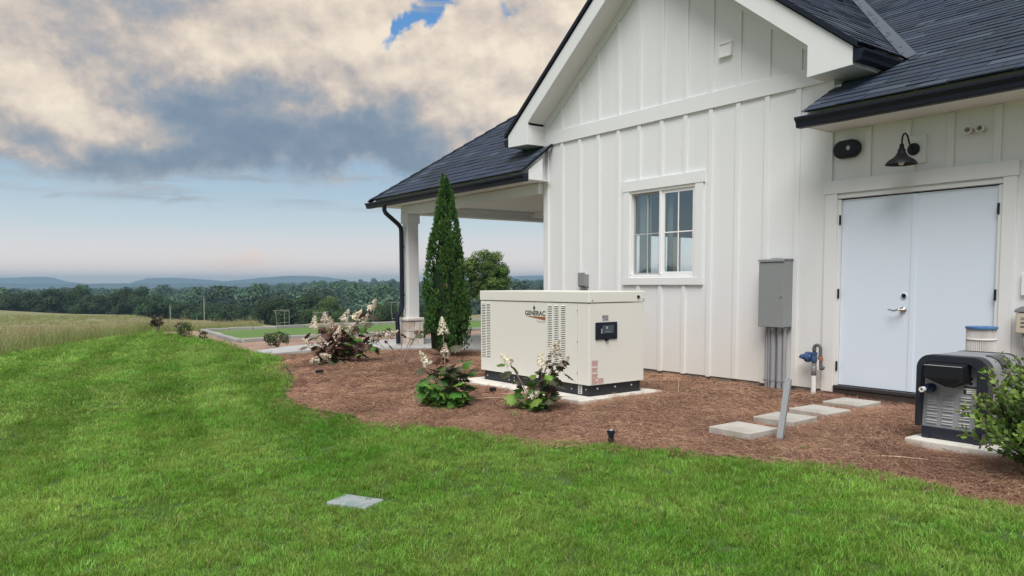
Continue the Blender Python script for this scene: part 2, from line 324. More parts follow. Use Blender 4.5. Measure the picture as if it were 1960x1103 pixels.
# small gable vent
gv = MB().box(3.49, 3.655, -.03, -.0006, 3.955, 4.105).build('gable_vent', m_vinyl, house, .004)
for a in ((3.478, 3.667, 3.942, 3.962), (3.478, 3.667, 4.10, 4.12)): MB().box(a[0], a[1], -.045, -.001, a[2], a[3]).build('vent_frame', m_vinyl, gv, .003)
for a in ((3.478, 3.497), (3.648, 3.667)): MB().box(a[0], a[1], -.044, -.001, 3.963, 4.099).build('vent_frame', m_vinyl, gv, .003)
# ------------------------------------------------------------------ window
W = MB().box(win[0], win[1], .0, .09, win[2], win[2] + .028).build('window', m_vinyl, house, .003)
def wp(n, x0, x1, y0, y1, z0, z1, m=m_vinyl, b=.003): return MB().box(x0, x1, y0, y1, z0, z1).build(n, m, W, b)
wp('head_trim', 1.80, 3.272, -.034, -.001, 2.444, 2.592, m_trim); wp('side_trim', 1.812, 1.935, -.028, -.001, 1.222, 2.443, m_trim); wp('side_trim', 3.119, 3.25, -.028, -.001, 1.222, 2.443, m_trim)
wp('sill', 1.806, 3.256, -.034, -.001, 1.12, 1.221, m_trim)
wp('frame', win[0], win[1], -.012, .09, 2.406, win[3] + .012); wp('frame', win[0], win[0] + .022, -.012, .09, win[2] + .029, 2.405); wp('frame', 3.098, win[1], -.012, .09, win[2] + .029, 2.405)
wp('mullion', 2.487, 2.527, -.008, .06, win[2] + .029, 2.405)
m_grey_mun = mat('dim_muntin', (.42, .44, .44), .5)
# left sash sits deeper and is greyer, right sash is white
for n, x0, x1, z0, z1, y, mm, e in (('sash', 1.959, 2.486, 1.268, 2.404, .045, m_alu, .026), ('sash', 2.528, 3.097, 1.268, 2.404, .008, m_vinyl, .040)):
    for q in ((x0, x0 + e, z0, z1), (x1 - e, x1, z0, z1), (x0 + e, x1 - e, z0, z0 + e * .8), (x0 + e, x1 - e, z1 - e, z1)): wp(n, q[0], q[1], y, y + .03, q[2], q[3], mm)
    xa, xb, za, zb = x0 + e, x1 - e, z0 + e * .8, z1 - e; xm, zm = (xa + xb) / 2, (za + zb) / 2
    mmu = m_grey_mun if mm is m_alu else m_vinyl
    MB().box(xa, xb, y + .012, y + .018, za, zb).build('pane', m_glass, W)
    wp('muntin', xm - .009, xm + .009, y + .002, y + .0105, za, zb, mmu, .002); wp('muntin', xa, xm - .0095, y + .0025, y + .0100, zm - .008, zm + .008, mmu, .002); wp('muntin', xm + .0095, xb, y + .0025, y + .0100, zm - .008, zm + .008, mmu, .002)
# room behind the window
mb = MB()
for q in (((.1, 4.6, .02), (4.9, 4.6, .02), (4.9, 4.6, 2.7), (.1, 4.6, 2.7)), ((.1, .1, .02), (4.9, .1, .02), (4.9, 4.6, .02), (.1, 4.6, .02)), ((.1, .1, 2.7), (4.9, .1, 2.7), (4.9, 4.6, 2.7), (.1, 4.6, 2.7)), ((.1, .1, .02), (.1, 1.9, .02), (.1, 1.9, 2.7), (.1, .1, 2.7)), ((.1, 4.3, .02), (.1, 4.6, .02), (.1, 4.6, 2.7), (.1, 4.3, 2.7)), ((.1, 1.9, .02), (.1, 4.3, .02), (.1, 4.3, .85), (.1, 1.9, .85)), ((.1, 1.9, 2.0), (.1, 4.3, 2.0), (.1, 4.3, 2.7), (.1, 1.9, 2.7)), ((4.9, .1, .02), (4.9, 4.6, .02), (4.9, 4.6, 2.7), (4.9, .1, 2.7))): mb.add(q, [(0, 1, 2, 3)])
mb.build('room', m_room, house)
m_cur = mat('curtain_cloth', (.27, .29, .285), .9, var=.06)
for x0, x1, lab in ((1.97, 2.20, 'grey curtain hanging at the left side inside the window'), (2.50, 2.60, 'grey curtain hanging behind the middle post of the window')):
    vs = []; n = 22
    for k in range(n + 1):
        x = x0 + (x1 - x0) * k / n; vs += [(x, .15 + .022 * math.sin(k * 1.7), 1.05), (x, .15 + .018 * math.sin(k * 1.7 + .4), 2.6)]
    tag(MB().add(vs, [(2 * k, 2 * k + 2, 2 * k + 3, 2 * k + 1) for k in range(n)]).build('curtain', m_cur, smooth=True), lab, 'curtain', 'curtains inside the window')
tag(MB().box(2.345, 2.375, .14, .16, 1.0, 1.93).build('curtain_rod', m_vinyl, bevel=.004), 'thin white stick upright inside the left half of the window', 'stick')
# ------------------------------------------------------------------ double door
D = MB().box(dor[0] + .04, 5.921, .022, .066, .012, 2.047).build('door', m_door, house, .003)
D2 = MB().box(5.929, dor[1] - .04, .022, .066, .012, 2.047).build('door', m_door, house, .003); D2['label'] = 'right leaf of the double door'; D['label'] = 'left leaf of the double door with lever handle'
MB().box(5.905, 5.955, .012, .0215, .014, 2.045).build('astragal', m_door, D2, .002)
m_seal = mat('door_seal', (.03, .03, .03), .8)
MB().box(dor[0], dor[1], .06, .09, -.03, 2.085).build('door_backing', m_seal, house)
for n, x0, x1, z0, z1, y0 in (('door_frame', 5.105, 5.1415, -.03, 2.0495, -.012), ('door_frame', 6.7085, 6.745, -.03, 2.0495, -.012), ('door_frame', 5.105, 6.745, 2.0615, 2.10, -.013)): tb(n, x0, x1, y0, .08, z0, z1)
tb('casing', 4.965, 5.104, -.028, -.001, -.075, 2.117); tb('casing', 6.746, 6.862, -.028, -.001, -.075, 2.117); tb('door_header', 4.946, 6.876, -.034, -.001, 2.1185, 2.262)
MB().box(5.12, 6.74, -.05, .06, -.03, .006).build('threshold', mat('threshold_metal', (.05, .05, .05), .5, metal=.4), house, .004)
for zz in (1.828, 1.022, .22):
    MB().lathe([(.0, -.052), (.012, -.052), (.012, .052), (0, .052)], (5.139, -.015, zz), 8).build('hinge', m_black, D); MB().lathe([(.0, -.052), (.012, -.052), (.012, .052), (0, .052)], (6.711, -.015, zz), 8).build('hinge', m_black, D2)
MB().lathe([(0, .0215), (.027, .0215), (.031, .021), (.031, .012), (.026, .009), (.024, .017), (0, .017)], (5.845, 0, 1.004), 20, axis='y').build('deadbolt_ring', m_door, D, smooth=False)
MB().lathe([(0, .010), (.022, .010), (.022, .0165), (0, .0165)], (5.845, 0, 1.004), 18, axis='y').build('deadbolt_hole', m_black, D)
mb = MB().lathe([(0, .0215), (.033, .0215), (.033, .008), (.027, .002), (.012, -.002), (.011, -.045), (0, -.047)], (5.843, 0, .86), 18, axis='y')
mb.tube([(5.843, -.040, .86), (5.815, -.046, .862), (5.79, -.048, .853), (5.765, -.049, .850), (5.74, -.049, .858), (5.716, -.048, .863)], [.011, .010, .009, .0085, .008, .006], 8); mb.build('handle', m_steel, D, smooth=True)
# ------------------------------------------------------------------ soffits, fascias, gutters
for s in (-1, 1):
    X = lambda d: GX + s * d
    # rake fascia with the plumb boxed end, one board in the plane of the overhang
    poly = [(X(0), 5.87), (X(2.965), 5.87 - GS * 2.965), (X(2.965), 3.372), (X(2.45), 3.352), (X(2.45), 5.60 - GS * 2.45), (X(0), 5.60)]
    MB().prism(poly, 'y', OH - .022, OH).build('rake_fascia', m_trim, house, .003)
    MB().prism([(X(0), 5.655), (X(2.45), 5.655 - GS * 2.45), (X(2.45), 5.605 - GS * 2.45), (X(0), 5.605)], 'y', OH + .001, -.001).build('soffit', m_soffit, house)
    x0, x1 = sorted((X(2.45), X(2.95)))
    MB().prism([(X(2.45), 3.66), (X(2.45), 3.356), (X(2.945), 3.374), (X(2.945), 3.52)], 'y', OH + .001, .8 if s > 0 else .9).build('boxed_return', m_soffit, house)
    MB().prism([(X(0), 5.955), (X(3.03), 5.955 - GS * 3.03), (X(3.03), 5.895 - GS * 3.03), (X(0), 5.895)], 'y', OH - .055, OH - .004 if s < 0 else OH + .3).build('drip_edge', m_navy, house)
KP = [(0, 0), (.075, 0), (.09, .012), (.092, .045), (.112, .075), (.125, .085), (.125, .108), (.112, .110), (.110, .098), (.085, .078), (.078, .02), (.006, .02), (.006, .125), (0, .125)]
def gutter(axis, at0, a, b, z, sgn, par=house):
    mb = MB(); pr = [(at0 + sgn * p[0], z + p[1]) for p in KP]
    if axis == 'x': mb.prism(pr, 'x', a, b)
    else: mb.prism(pr, 'y', a, b)
    for q in (a, b):     # end caps
        cap = [(at0 + sgn * p[0], z + p[1]) for p in [(0, 0), (.075, 0), (.09, .012), (.092, .045), (.112, .075), (.125, .085), (.125, .11), (0, .125)]]
        w = .004 if q == b else -.004; mb.prism(cap, axis, q, q + w)
    return mb.build('gutter', m_navy, par)
gutter('x', -.505, 4.95, WX1, 2.785, -1); gutter('x', -.505, -5.28, .205, 2.745, -1)
gutter('y', GX + 2.97, OH - .02, .60, 3.405, 1); gutter('y', GX - 2.97, OH - .02, .75, 3.385, -1)
MB().box(GX + 2.944, GX + 2.966, OH + .302, .85, 3.40, 3.575).build('fascia', m_trim, house, .002)
MB().box(GX + 2.50, GX + 2.943, .4, 1.2, 3.36, 3.62).build('soffit', m_soffit, house)
def eave(x0, x1, z, zt, s):
    MB().box(x0, x1, -.504, -.482, z, zt).build('fascia', m_trim, house, .002)
    MB().box(x0, x1, -.481, -.0012, z + .006, z + .022).build('soffit', m_soffit, house)
eave(5.03, WX1, 2.79, 2.978, ES); eave(-5.0, .03, 2.765, 2.965, PS)
def rake_end(x, z0, s, zt, y1):   # triangular board closing the end of an eave
    MB().prism([(-.482, z0), (-.482, zt), (y1, zt + s * (y1 + .482)), (y1, z0)], 'x', x - .012, x + .012).build('rake_end', m_trim, house, .002)
rake_end(5.018, 2.79, ES, 2.965, -.031); rake_end(.042, 2.775, PS, 2.925, -.031); rake_end(.18, 2.775, PS, 2.925, -.20)
MB().box(.055, .168, -.48, -.035, 2.776, 2.79).build('soffit', m_soffit, house)
MB().prism([(-.62, 2.885), (-.62, 2.925), (-.01, 2.925 + PS * .61), (-.01, 2.885 + PS * .61)], 'x', .185, .225).build('drip_edge', m_navy, house)
# porch ceiling, beams, column
MB().box(-4.9, -.001, .135, 8.6, 2.775, 2.80).build('porch_ceiling', m_soffit, house)
MB().box(-4.62, -.012, -.125, .125, 2.592, 2.764).build('beam', m_trim, house, .004); MB().box(-4.60, -4.32, .126, 8.4, 2.592, 2.764).build('beam', m_trim, house, .004)
MB().box(-4.315, -.001, 3.1, 3.34, 2.66, 2.774).build('beam', m_trim, house, .004); MB().box(-4.318, -4.20, .127, 8.4, 2.70, 2.773).build('beam_trim', m_soffit, house, .003)
MB().box(-5.1, -4.63, -.48, 8.4, 2.765, 2.785).build('soffit', m_soffit, house)
def column(x, y, lab=None):
    c = MB().box(x - .115, x + .115, y - .125, y + .125, .40, 2.58).build('column', m_trim, house, .006)
    MB().box(x - .14, x + .14, y - .15, y + .15, 2.40, 2.591).build('capital', m_trim, c, .004)
    MB().box(x - .20, x + .20, y - .21, y + .21, .375, .44).build('base_cap', mat('cap_stone', (.66, .61, .56), .8, var=.08), c, .02)
    MB().box(x - .155, x + .155, y - .165, y + .165, -.16, .374).build('base_core', m_mortar, c)
    for face in range(4):                                   # ledge stones on four faces
        wd = .36 if face % 2 == 0 else .38; z = -.155
        for row, h in enumerate((.17, .14, .20)):
            cuts = [0] + sorted(rnd.uniform(.25, .75) for _ in range(1 + (row + face) % 2)) + [1]
            if len(cuts) == 4 and cuts[2] - cuts[1] < .2: cuts = [0, .34, .66, 1]
            for a, b in zip(cuts, cuts[1:]):
                d = rnd.uniform(.022, .036); u0, u1 = -wd / 2 + wd * a + .004, -wd / 2 + wd * b - .004; zz0, zz1 = z + .004, z + h - .004
                hy, hx = .165, .155; mb = MB()
                if face == 0: mb.box(x + u0, x + u1, y - hy - d, y - hy + .01, zz0, zz1)
                elif face == 1: mb.box(x + hx - .01, x + hx + d, y + u0, y + u1, zz0, zz1)
                elif face == 2: mb.box(x + u0, x + u1, y + hy - .01, y + hy + d, zz0, zz1)
                else: mb.box(x - hx - d, x - hx + .01, y + u0, y + u1, zz0, zz1)
                mb.build('stone', m_stone, c, .008)
            z += h
column(-4.455, 0.005)
column(-4.455, 8.2)
# downspout with two offset bends
ds = MB().tube([(-4.53, -.555, 2.79), (-4.53, -.555, 2.66), (-4.52, -.53, 2.60), (-4.47, -.27, 2.38), (-4.465, -.215, 2.31), (-4.465, -.205, 2.22), (-4.465, -.205, .70), (-4.465, -.215, .62), (-4.47, -.30, .50), (-4.47, -.325, .42), (-4.465, -.32, .30), (-4.45, -.315, -.10)], .04, sq=(.085, .07)).build('downspout', m_navy, house, auto=40)
for zz in (1.9, .9): MB().box(-4.515, -4.415, -.17, -.162, zz, zz + .03).build('strap', m_navy, ds)
# ------------------------------------------------------------------ roof slabs under the shingles, then shingles
def slab(name, poly, m):
    mb = MB(); n = len(poly); mb.add(poly, [tuple(range(n))]); return mb.build(name, m, house)
m_deck = mat('roof_felt', (.016, .020, .027), .9)
def zr(y): return EZ + ES * (y + .58)
def zp(y): return PZ + PS * (y + .58)
def zg(x): return GZ - GS * abs(x - GX)
YR = 5.4
yv = lambda z: -.58 + (z - EZ) / ES
lo = -.012
slab('roof', [(5.03, -.60, zr(-.6) + lo), (WX1 + .3, -.60, zr(-.6) + lo), (WX1 + .3, YR, zr(YR) + lo), (GX, yv(GZ), GZ + lo), (5.5, yv(zg(5.5)), zg(5.5) + lo), (5.03, .10, zr(.10) + lo)], m_deck)
slab('roof', [(GX, OH - .05, GZ + lo), (5.52, OH - .05, zg(5.52) + lo), (5.52, yv(zg(5.52)), zg(5.52) + lo), (GX, yv(GZ), GZ + lo)], m_deck)
slab('roof', [(GX, OH - .05, GZ + lo), (-.57, OH - .05, zg(-.57) + lo), (-.57, 7, zg(-.57) + lo), (GX, 7, GZ + lo)], m_shin[1])
slab('roof', [(-5.05, -.60, zp(-.6) + lo), (.21, -.60, zp(-.6) + lo), (.21, -.05, zp(-.05) + lo), (-.03, -.05, zp(-.05) + lo), (-.03, 3.4, zp(3.4) + lo), (-1.05, 3.4, zp(3.4) + lo)], m_deck)
slab('roof', [(-5.05, -.60, zp(-.6) + lo), (-1.05, 3.4, zp(3.4) + lo), (-1.05, 5.4, zp(3.4) + lo), (-5.05, 9.4, zp(-.6) + lo)], m_shin[1])
slab('roof', [(GX, YR, zr(YR) + lo), (WX1 + .3, YR, zr(YR) + lo), (WX1 + .3, 10, 3), (GX, 10, 3)], m_shin[1])
# shingles: (row start, row end) along a course with slanted clipping; kept as pieces
pieces = []
def course(face, d, exp, u0b, u1b, u0t, u1t, P3, wmean=.40):
    """P3(u, d, h) -> point; d distance up the slope; u0b..u1b extent at the butt, u0t..u1t one course higher"""
    u = u0b - rnd.uniform(0, wmean)
    lo_, hi_ = min(u0b, u0t), max(u1b, u1t)
    while u < hi_:
        w = wmean * rnd.uniform(.55, 1.35); a, b = u + .0045, u + w - .0045; u += w
        if b < lo_: continue
        ab, at = max(a, u0b), max(a, u0t); bb, bt = min(b, u1b), min(b, u1t)
        if bb - ab < .01 and bt - at < .01: continue
        bb = max(bb, ab); bt = max(bt, at); th = rnd.choice((.006, .008, .012)); j = rnd.uniform(-.006, .006)
        h0 = .006 + th
        vs = [P3(ab, d + j, .004), P3(bb, d + j, .004), P3(bt, d + exp * 1.06, .002), P3(at, d + exp * 1.06, .002), P3(ab, d + j, h0), P3(bb, d + j, h0), P3(bt, d + exp * 1.06, .006), P3(at, d + exp * 1.06, .006)]
        pieces.append((vs, rnd.choice((0, 0, 1, 1, 1, 2, 3, 3))))
EXP = .142
lnR = math.hypot(1, ES); lnG = math.hypot(1, GS); lnP = math.hypot(1, PS)
def PR(u, d, h): q = d / lnR; return (u, -.61 + q - h * ES / lnR, zr(-.61 + q) + h / lnR)
def PG(u, d, h): q = d / lnG; x = 5.53 - q; return (x + h * GS / lnG, u, zg(x) + h / lnG)
def PP(u, d, h): q = d / lnP; return (u, -.61 + q - h * PS / lnP, zp(-.61 + q) + h / lnP)
d = 0
while d / lnR < YR + .6:
    def lim(dd):
        y = -.61 + dd / lnR; z = zr(y)
        return (5.0 if z < zg(5.53) else 5.53 if z < zg(5.53) else GX + (GZ - z) / GS) if z < GZ else GX - .2
    def lim2(dd):
        y = -.61 + dd / lnR; z = zr(y)
        if z >= GZ: return GX - .2
        v = GX + (GZ - z) / GS
        return 5.0 + max(0, y - .0) * .0 if y < .02 else min(v, 5.62) if y > .3 else 5.03
    course('R', d, EXP, lim2(d) + .02, WX1 + .3, lim2(d + EXP) + .02, WX1 + .3, PR, .42); d += EXP
d = 0
while d / lnG < 3.03:
    def vy(dd): return yv(zg(5.53 - dd / lnG)) - .02
    course('G', d, EXP, OH - .055, vy(d), OH - .055, vy(d + EXP), PG, .40); d += EXP
d = 0
while d / lnP < 3.9:
    def hx(dd): return -5.06 + dd / lnP
    y = -.61 + d / lnP
    course('P', d, EXP, hx(d), .225 if y < -.07 else -.03, hx(d + EXP), .225 if y < -.07 else -.03, PP, .40); d += EXP
def inview(v):
    p = Vector(v) - CAM; w = -(p.dot(-_f)) if False else p.dot(_f)
    if w < .3: return 0
    px = 980 + 1470 * p.dot(_r2) / w; py = 645 - 1470 * p.dot(_u2) / w
    return 1 / w if -5 < px < 1965 and -5 < py < 1100 else 0
pieces.sort(key=lambda p: -inview(p[0][4]) * (Vector(p[0][0]) - Vector(p[0][1])).length)
FB = [(0, 1, 5, 4), (1, 2, 6, 5), (2, 3, 7, 6), (3, 0, 4, 7), (4, 5, 6, 7), (3, 2, 1, 0)]
rest = MB()
for k, (vs, mi) in enumerate(pieces):
    if k < 296:
        me = bpy.data.meshes.new('shingle'); me.from_pydata(vs, [], FB); me.materials.append(m_shin[mi]); link('shingle', me, house)
    else: rest.add(vs, FB, mi)
o = rest.build('shingles', m_shin, house); o['kind'] = 'stuff'
# hip caps, ridge caps and valley flashing
k = 0
while k < 26:
    a = k * .16; p0 = Vector((-5.07 + a, -.62 + a, zp(-.62 + a) + .018)); p1 = p0 + Vector((.20, .20, .20 * PS - .008)); sd_ = Vector((.085, -.085, -.045)); s2_ = Vector((-.085, .085, -.045))
    MB().add([p0 + sd_, p0 + Vector((0, 0, .012)), p0 + s2_, p1 + sd_, p1, p1 + s2_, p0 + sd_ - Vector((0, 0, .014)), p0 + s2_ - Vector((0, 0, .014))], [(0, 1, 4, 3), (1, 2, 5, 4), (6, 7, 2, 1, 0)]).build('hip_cap', m_shin[k % 4], house); k += 1
va = Vector((5.56, yv(zg(5.56)), zg(5.56) + .02)); vb = Vector((GX, yv(GZ), GZ + .02)); dv = (vb - va).normalized()
e1 = Vector((.0, -1, -ES)).normalized() * .0; wR = (Vector((1, 0, 0)) - dv * dv.x).normalized() * .10; nG = Vector((0, -1, 0)); wG = (nG - dv * nG.dot(dv)).normalized() * .09
MB().add([va + wR + Vector((0, 0, .004)), va + Vector((0, 0, -.006)), va + wG + Vector((0, 0, .004)), vb + wR + Vector((0, 0, .004)), vb + Vector((0, 0, -.006)), vb + wG + Vector((0, 0, .004))], [(0, 1, 4, 3), (1, 2, 5, 4)]).build('valley_flashing', m_flash, house)
def tz(x, y): return float(T(x, y))
# ------------------------------------------------------------------ ground sheets
m_soil = mat('lawn_soil', (.050, .098, .016), .95, var=.3, vscale=3)
m_lawnfar = mat('mown_grass', (.095, .185, .035), .8, var=.18, vscale=9, bump=.1, bscale=70, c2=(.12, .20, .045), c2scale=.8)
m_bed = mat('straw_litter', (.30, .175, .118), .95, var=.35, vscale=22, bump=.12, bscale=90, c2=(.20, .11, .075), c2scale=6)
m_dirt = mat('red_clay_soil', (.33, .225, .17), .95, var=.25, vscale=9, bump=.08, bscale=50, c2=(.25, .16, .115), c2scale=2)
m_field = mat('meadow_ground', (.185, .19, .085), .95, var=.22, vscale=.35, bump=.15, bscale=3, c2=(.235, .205, .115), c2scale=.06, c2lo=.45, c2hi=.6)
m_far = mat('far_woodland', (.030, .046, .022), .95, var=.45, vscale=.02, bump=.25, bscale=.06, c2=(.045, .058, .030), c2scale=.003)
BED = [(-4.15, .30), (-4.15, -1.4), (-4.25, -2.3), (-4.35, -3.12), (-3.4, -3.28), (-2.25, -3.56), (-1.4, -3.79), (-.17, -4.30), (.69, -4.66), (1.33, -4.80), (1.9, -4.78), (2.77, -4.59), (3.79, -4.29), (4.62, -4.02), (5.35, -3.69), (5.86, -3.45), (6.54, -3.12), (6.93, -3.04), (7.55, -3.10), (8.11, -3.14), (9.0, -3.3), (10.5, -3.3), (12.5, -3.1), (12.5, .3)]
STRIP = [(-9.2, 12), (-9.2, -1.9), (-9.0, -2.2), (-13.8, -1.7), (-14.9, -1.8), (-15.1, -2.6), (-14.1, -2.79), (-13.0, -2.66), (-11.6, -2.56), (-10.6, -2.50), (-9.2, -2.62), (-7.67, -2.83), (-6.0, -3.02), (-5.2, -3.08), (-5.55, -2.2), (-5.85, -.6), (-5.9, 12)]
LAWN_OUT = [(-14.9, -2.7), (-14.7, -3.95), (-13.6, -5.08), (-12.15, -6.2), (-11.3, -6.9), (-10.4, -7.9), (-9.4, -9.5), (-8.6, -12), (-6, -17), (0, -21), (9, -23), (20, -20), (26, -12), (26, .3)]
COURT = [(-14.35, -1.62), (-9.0, -2.18), (-9.12, -1.2), (-9.15, 11.5), (-14.3, 11.5)]
def inside(poly, x, y):
    x = np.asarray(x); y = np.asarray(y); r = np.zeros(x.shape, bool); n = len(poly)
    for i in range(n):
        x0, y0 = poly[i]; x1, y1 = poly[(i + 1) % n]
        c = (y0 > y) != (y1 > y)
        if y0 != y1: r ^= c & (x < (x1 - x0) * (y - y0) / (y1 - y0) + x0)
    return r
LAWN = LAWN_OUT + list(reversed(BED[3:-1]))+[(-5.0,-3.12)] + [p for p in reversed(STRIP[6:14])]
LAWN = [(-14.9, -2.7)] + LAWN_OUT[1:] + [(12.5, .3)] + list(reversed(BED[3:-1])) + [(-5.2, -3.08), (-6.0, -3.02), (-7.67, -2.83), (-9.2, -2.62), (-10.6, -2.50), (-11.6, -2.56), (-13.0, -2.66), (-14.1, -2.79)]
# small swells so the lawn is not a plane
def swell(x, y): return .018 * np.sin(x * 1.3 + .6 * np.sin(y)) * np.sin(y * 1.1 + x * .4) + .012 * np.sin(x * 2.9 + y * 2.3)
def sheet(name, poly, m, step, lift, label, cat, fn=None, keep=None):
    xs = [p[0] for p in poly]; ys = [p[1] for p in poly]
    X, Y = np.meshgrid(np.arange(min(xs) - step, max(xs) + 2 * step, step), np.arange(min(ys) - step, max(ys) + 2 * step, step))
    Z = T(X, Y) + lift + (fn(X, Y) if fn else 0); ny, nx = X.shape
    cx = X[:-1, :-1] + step / 2; cy = Y[:-1, :-1] + step / 2; ok = inside(poly, cx, cy)
    if keep is not None: ok &= keep(cx, cy)
    idx = np.arange(nx * ny).reshape(ny, nx); J, I = np.nonzero(ok)
    F = np.stack([idx[J, I], idx[J, I + 1], idx[J + 1, I + 1], idx[J + 1, I]], 1); used, inv = np.unique(F, return_inverse=True)
    co = np.stack([X.ravel(), Y.ravel(), Z.ravel()], 1)[used]
    me = bpy.data.meshes.new(name); me.from_pydata(co.tolist(), [], inv.reshape(F.shape).tolist()); me.materials.append(m); me.polygons.foreach_set('use_smooth', [True] * len(me.polygons))
    return tag(link(name, me), label, cat, kind='structure')
sheet('lawn', LAWN, m_soil, .16, .004, 'green mown lawn sweeping round the planting bed', 'lawn', swell)
def bumpy(x, y): return .012 * np.sin(x * 2.3 + 1.5 * np.sin(y * 1.7)) * np.sin(y * 2.9 + x) + .010 * np.sin(x * 5.1 + y * 3.3)
sheet('mulch_bed', BED, m_bed, .07, -.010, 'brown pine straw bed along the house wall', 'mulch bed', bumpy, lambda x, y: ~((x > 0.02) & (y > .03) & (x < WX1)))
sheet('soil_strip', STRIP, m_dirt, .12, .008, 'bare reddish soil strip beside the kerbed green lawn', 'soil', bumpy)
sheet('court_lawn', COURT, m_lawnfar, .2, .02, 'flat green lawn enclosed by stone kerbs beyond the path', 'lawn')
# one sheet of land out to the horizon
rs = np.concatenate([np.geomspace(1.5, 30, 30), np.geomspace(32, 400, 56), np.geomspace(430, 5000, 30)]); th = np.concatenate([np.linspace(0, 2 * np.pi, 241)[:-1]])
RR, TH = np.meshgrid(rs, th, indexing='ij'); GXx = CAMX + RR * np.cos(TH); GYy = CAMY + RR * np.sin(TH)
ZG = T(GXx, GYy) - np.where(RR < 28, .14, 0) - .25 * np.exp(-((RR - 62) / 9) ** 2) * (GXx < -20) + np.where((RR > 34) & (RR < 140), .18 * np.sin(RR * .09 + TH * 3), 0)
inh = (GXx > -6) & (GXx < 14) & (GYy > -3) & (GYy < 13); ZG = np.where(inh, np.minimum(ZG, -.6), ZG)
nr_, nt = RR.shape; vs = np.stack([GXx.ravel(), GYy.ravel(), ZG.ravel()], 1).tolist() + [(CAMX, CAMY, -.9)]
fs = [(i * nt + k, (i + 1) * nt + k, (i + 1) * nt + (k + 1) % nt, i * nt + (k + 1) % nt) for i in range(nr_ - 1) for k in range(nt)] + [(len(vs) - 1, k, (k + 1) % nt) for k in range(nt)]
me = bpy.data.meshes.new('meadow'); me.from_pydata(vs, [], fs); me.materials.append(m_field); me.materials.append(m_far)
me.polygons.foreach_set('material_index', [1 if (k // nt) < nr_ - 1 and rs[min(k // nt, nr_ - 1)] > 165 else 0 for k in range(len(fs))]); me.polygons.foreach_set('use_smooth', [True] * len(fs))
tag(link('meadow', me), 'rolling dry meadow falling away to a wooded valley', 'meadow', kind='structure')
# blue hills: ridges with depth, 11 to 13 km off; (lateral px-like angle in thousandths, height angle)
def dirpt(t, dist): f = Vector((-math.sin(YAW), math.cos(YAW), 0)); r_ = Vector((math.cos(YAW), math.sin(YAW), 0)); return Vector((CAM.x, CAM.y, 0)) + (f + r_ * t) * dist
m_hill = mat('hill_forest', (.035, .055, .045), .95, var=.3, vscale=.002, bump=.2, bscale=.01)
def hills(prof, dist, label):
    mb = MB(); n = len(prof); depth = dist * .10
    for t_, h in prof:
        for k, q in ((0, 0), (.35, .55), (.6, 1.), (1., .0)):
            p = dirpt(t_, dist + depth * k); z = CAM.z + h * (dist + depth * k) * q if q > 0 else -60.; z = -60 + (CAM.z + h * (dist + depth * .6) + 60) * q; mb.v.append((p.x, p.y, z))
    mb.f = [(i * 4 + k, i * 4 + k + 1, i * 4 + k + 5, i * 4 + k + 4) for i in range(n - 1) for k in range(3)]; mb.mi = [0] * len(mb.f)
    return tag(mb.build('hills', m_hill, smooth=True), label, 'hills', kind='structure')
def pr(*pts): return [((x - 980) / 1470, (543.5 - y) / 1470) for x, y in pts]
def fine(p, seed):
    g = np.random.default_rng(seed); out = []
    for (a, b), (c, d_) in zip(p, p[1:]):
        m = max(2, int(abs(c - a) / .006))
        out += [(a + (c - a) * k / m, b + (d_ - b) * (k / m) + g.normal(0, .00012)) for k in range(m)]
    return out + [p[-1]]
hills(fine(pr((-300, 541), (-120, 531), (0, 529.5), (50, 528), (80, 527), (105, 529), (130, 536.5), (170, 541), (200, 543.5)), 1), 3600, 'long blue hill on the horizon at the far left')
hills(fine(pr((245, 543), (262, 536), (285, 531), (330, 530), (370, 532), (400, 534), (430, 537), (470, 534), (510, 530), (550, 527.5), (590, 527.5), (630, 530.5), (670, 537), (700, 542)), 2), 3500, 'pair of low blue hills on the horizon left of the porch')
hills(fine(pr((900, 542), (950, 534), (985, 530), (1020, 528.5), (1060, 529), (1150, 532), (1300, 540)), 3), 3600, 'blue hill seen between the round tree and the house')
hills(fine(pr((-900, 543), (-300, 541), (0, 540), (120, 541), (250, 540.5), (420, 541), (560, 540), (760, 540), (1000, 540.5), (1400, 541), (2600, 542)), 4), 2300, 'low hazy wooded rise along the horizon')
# ------------------------------------------------------------------ path, porch floor, kerbs
PATH = [(-4.2, -3.14), (-4.18, -2.3), (-4.08, -1.4), (-3.62, -1.0), (-3.22, -.4), (-2.35, .27), (-.02, .32), (-.02, 9), (-6.0, 9), (-5.95, -.6), (-5.62, -2.2), (-5.25, -3.05)]
vs = [(x, y, tz(x, y) + .055 if y < -.4 else -.10) for x, y in PATH]; n = len(vs)
mb = MB().add(vs + [(x, y, z - .16) for x, y, z in vs], [tuple(range(n)), tuple(reversed(range(n, 2 * n)))] + [(i, i + n, (i + 1) % n + n, (i + 1) % n) for i in range(n)])
tag(mb.build('path', mat('pale_concrete', (.42, .425, .42), .9, var=.12, vscale=5, bump=.02, bscale=90, c2=(.40, .40, .39), c2scale=1.2)), 'pale concrete path running past the porch column', 'path', kind='structure')
m_kerb = mat('kerb_stone', (.32, .315, .30), .9, var=.15, vscale=5, bump=.06, bscale=30, inst=.16)
kerb = thing('stone_kerb', 'low kerb of pale stone blocks framing the flat green lawn', 'kerb', (-9.1, 0, 0))
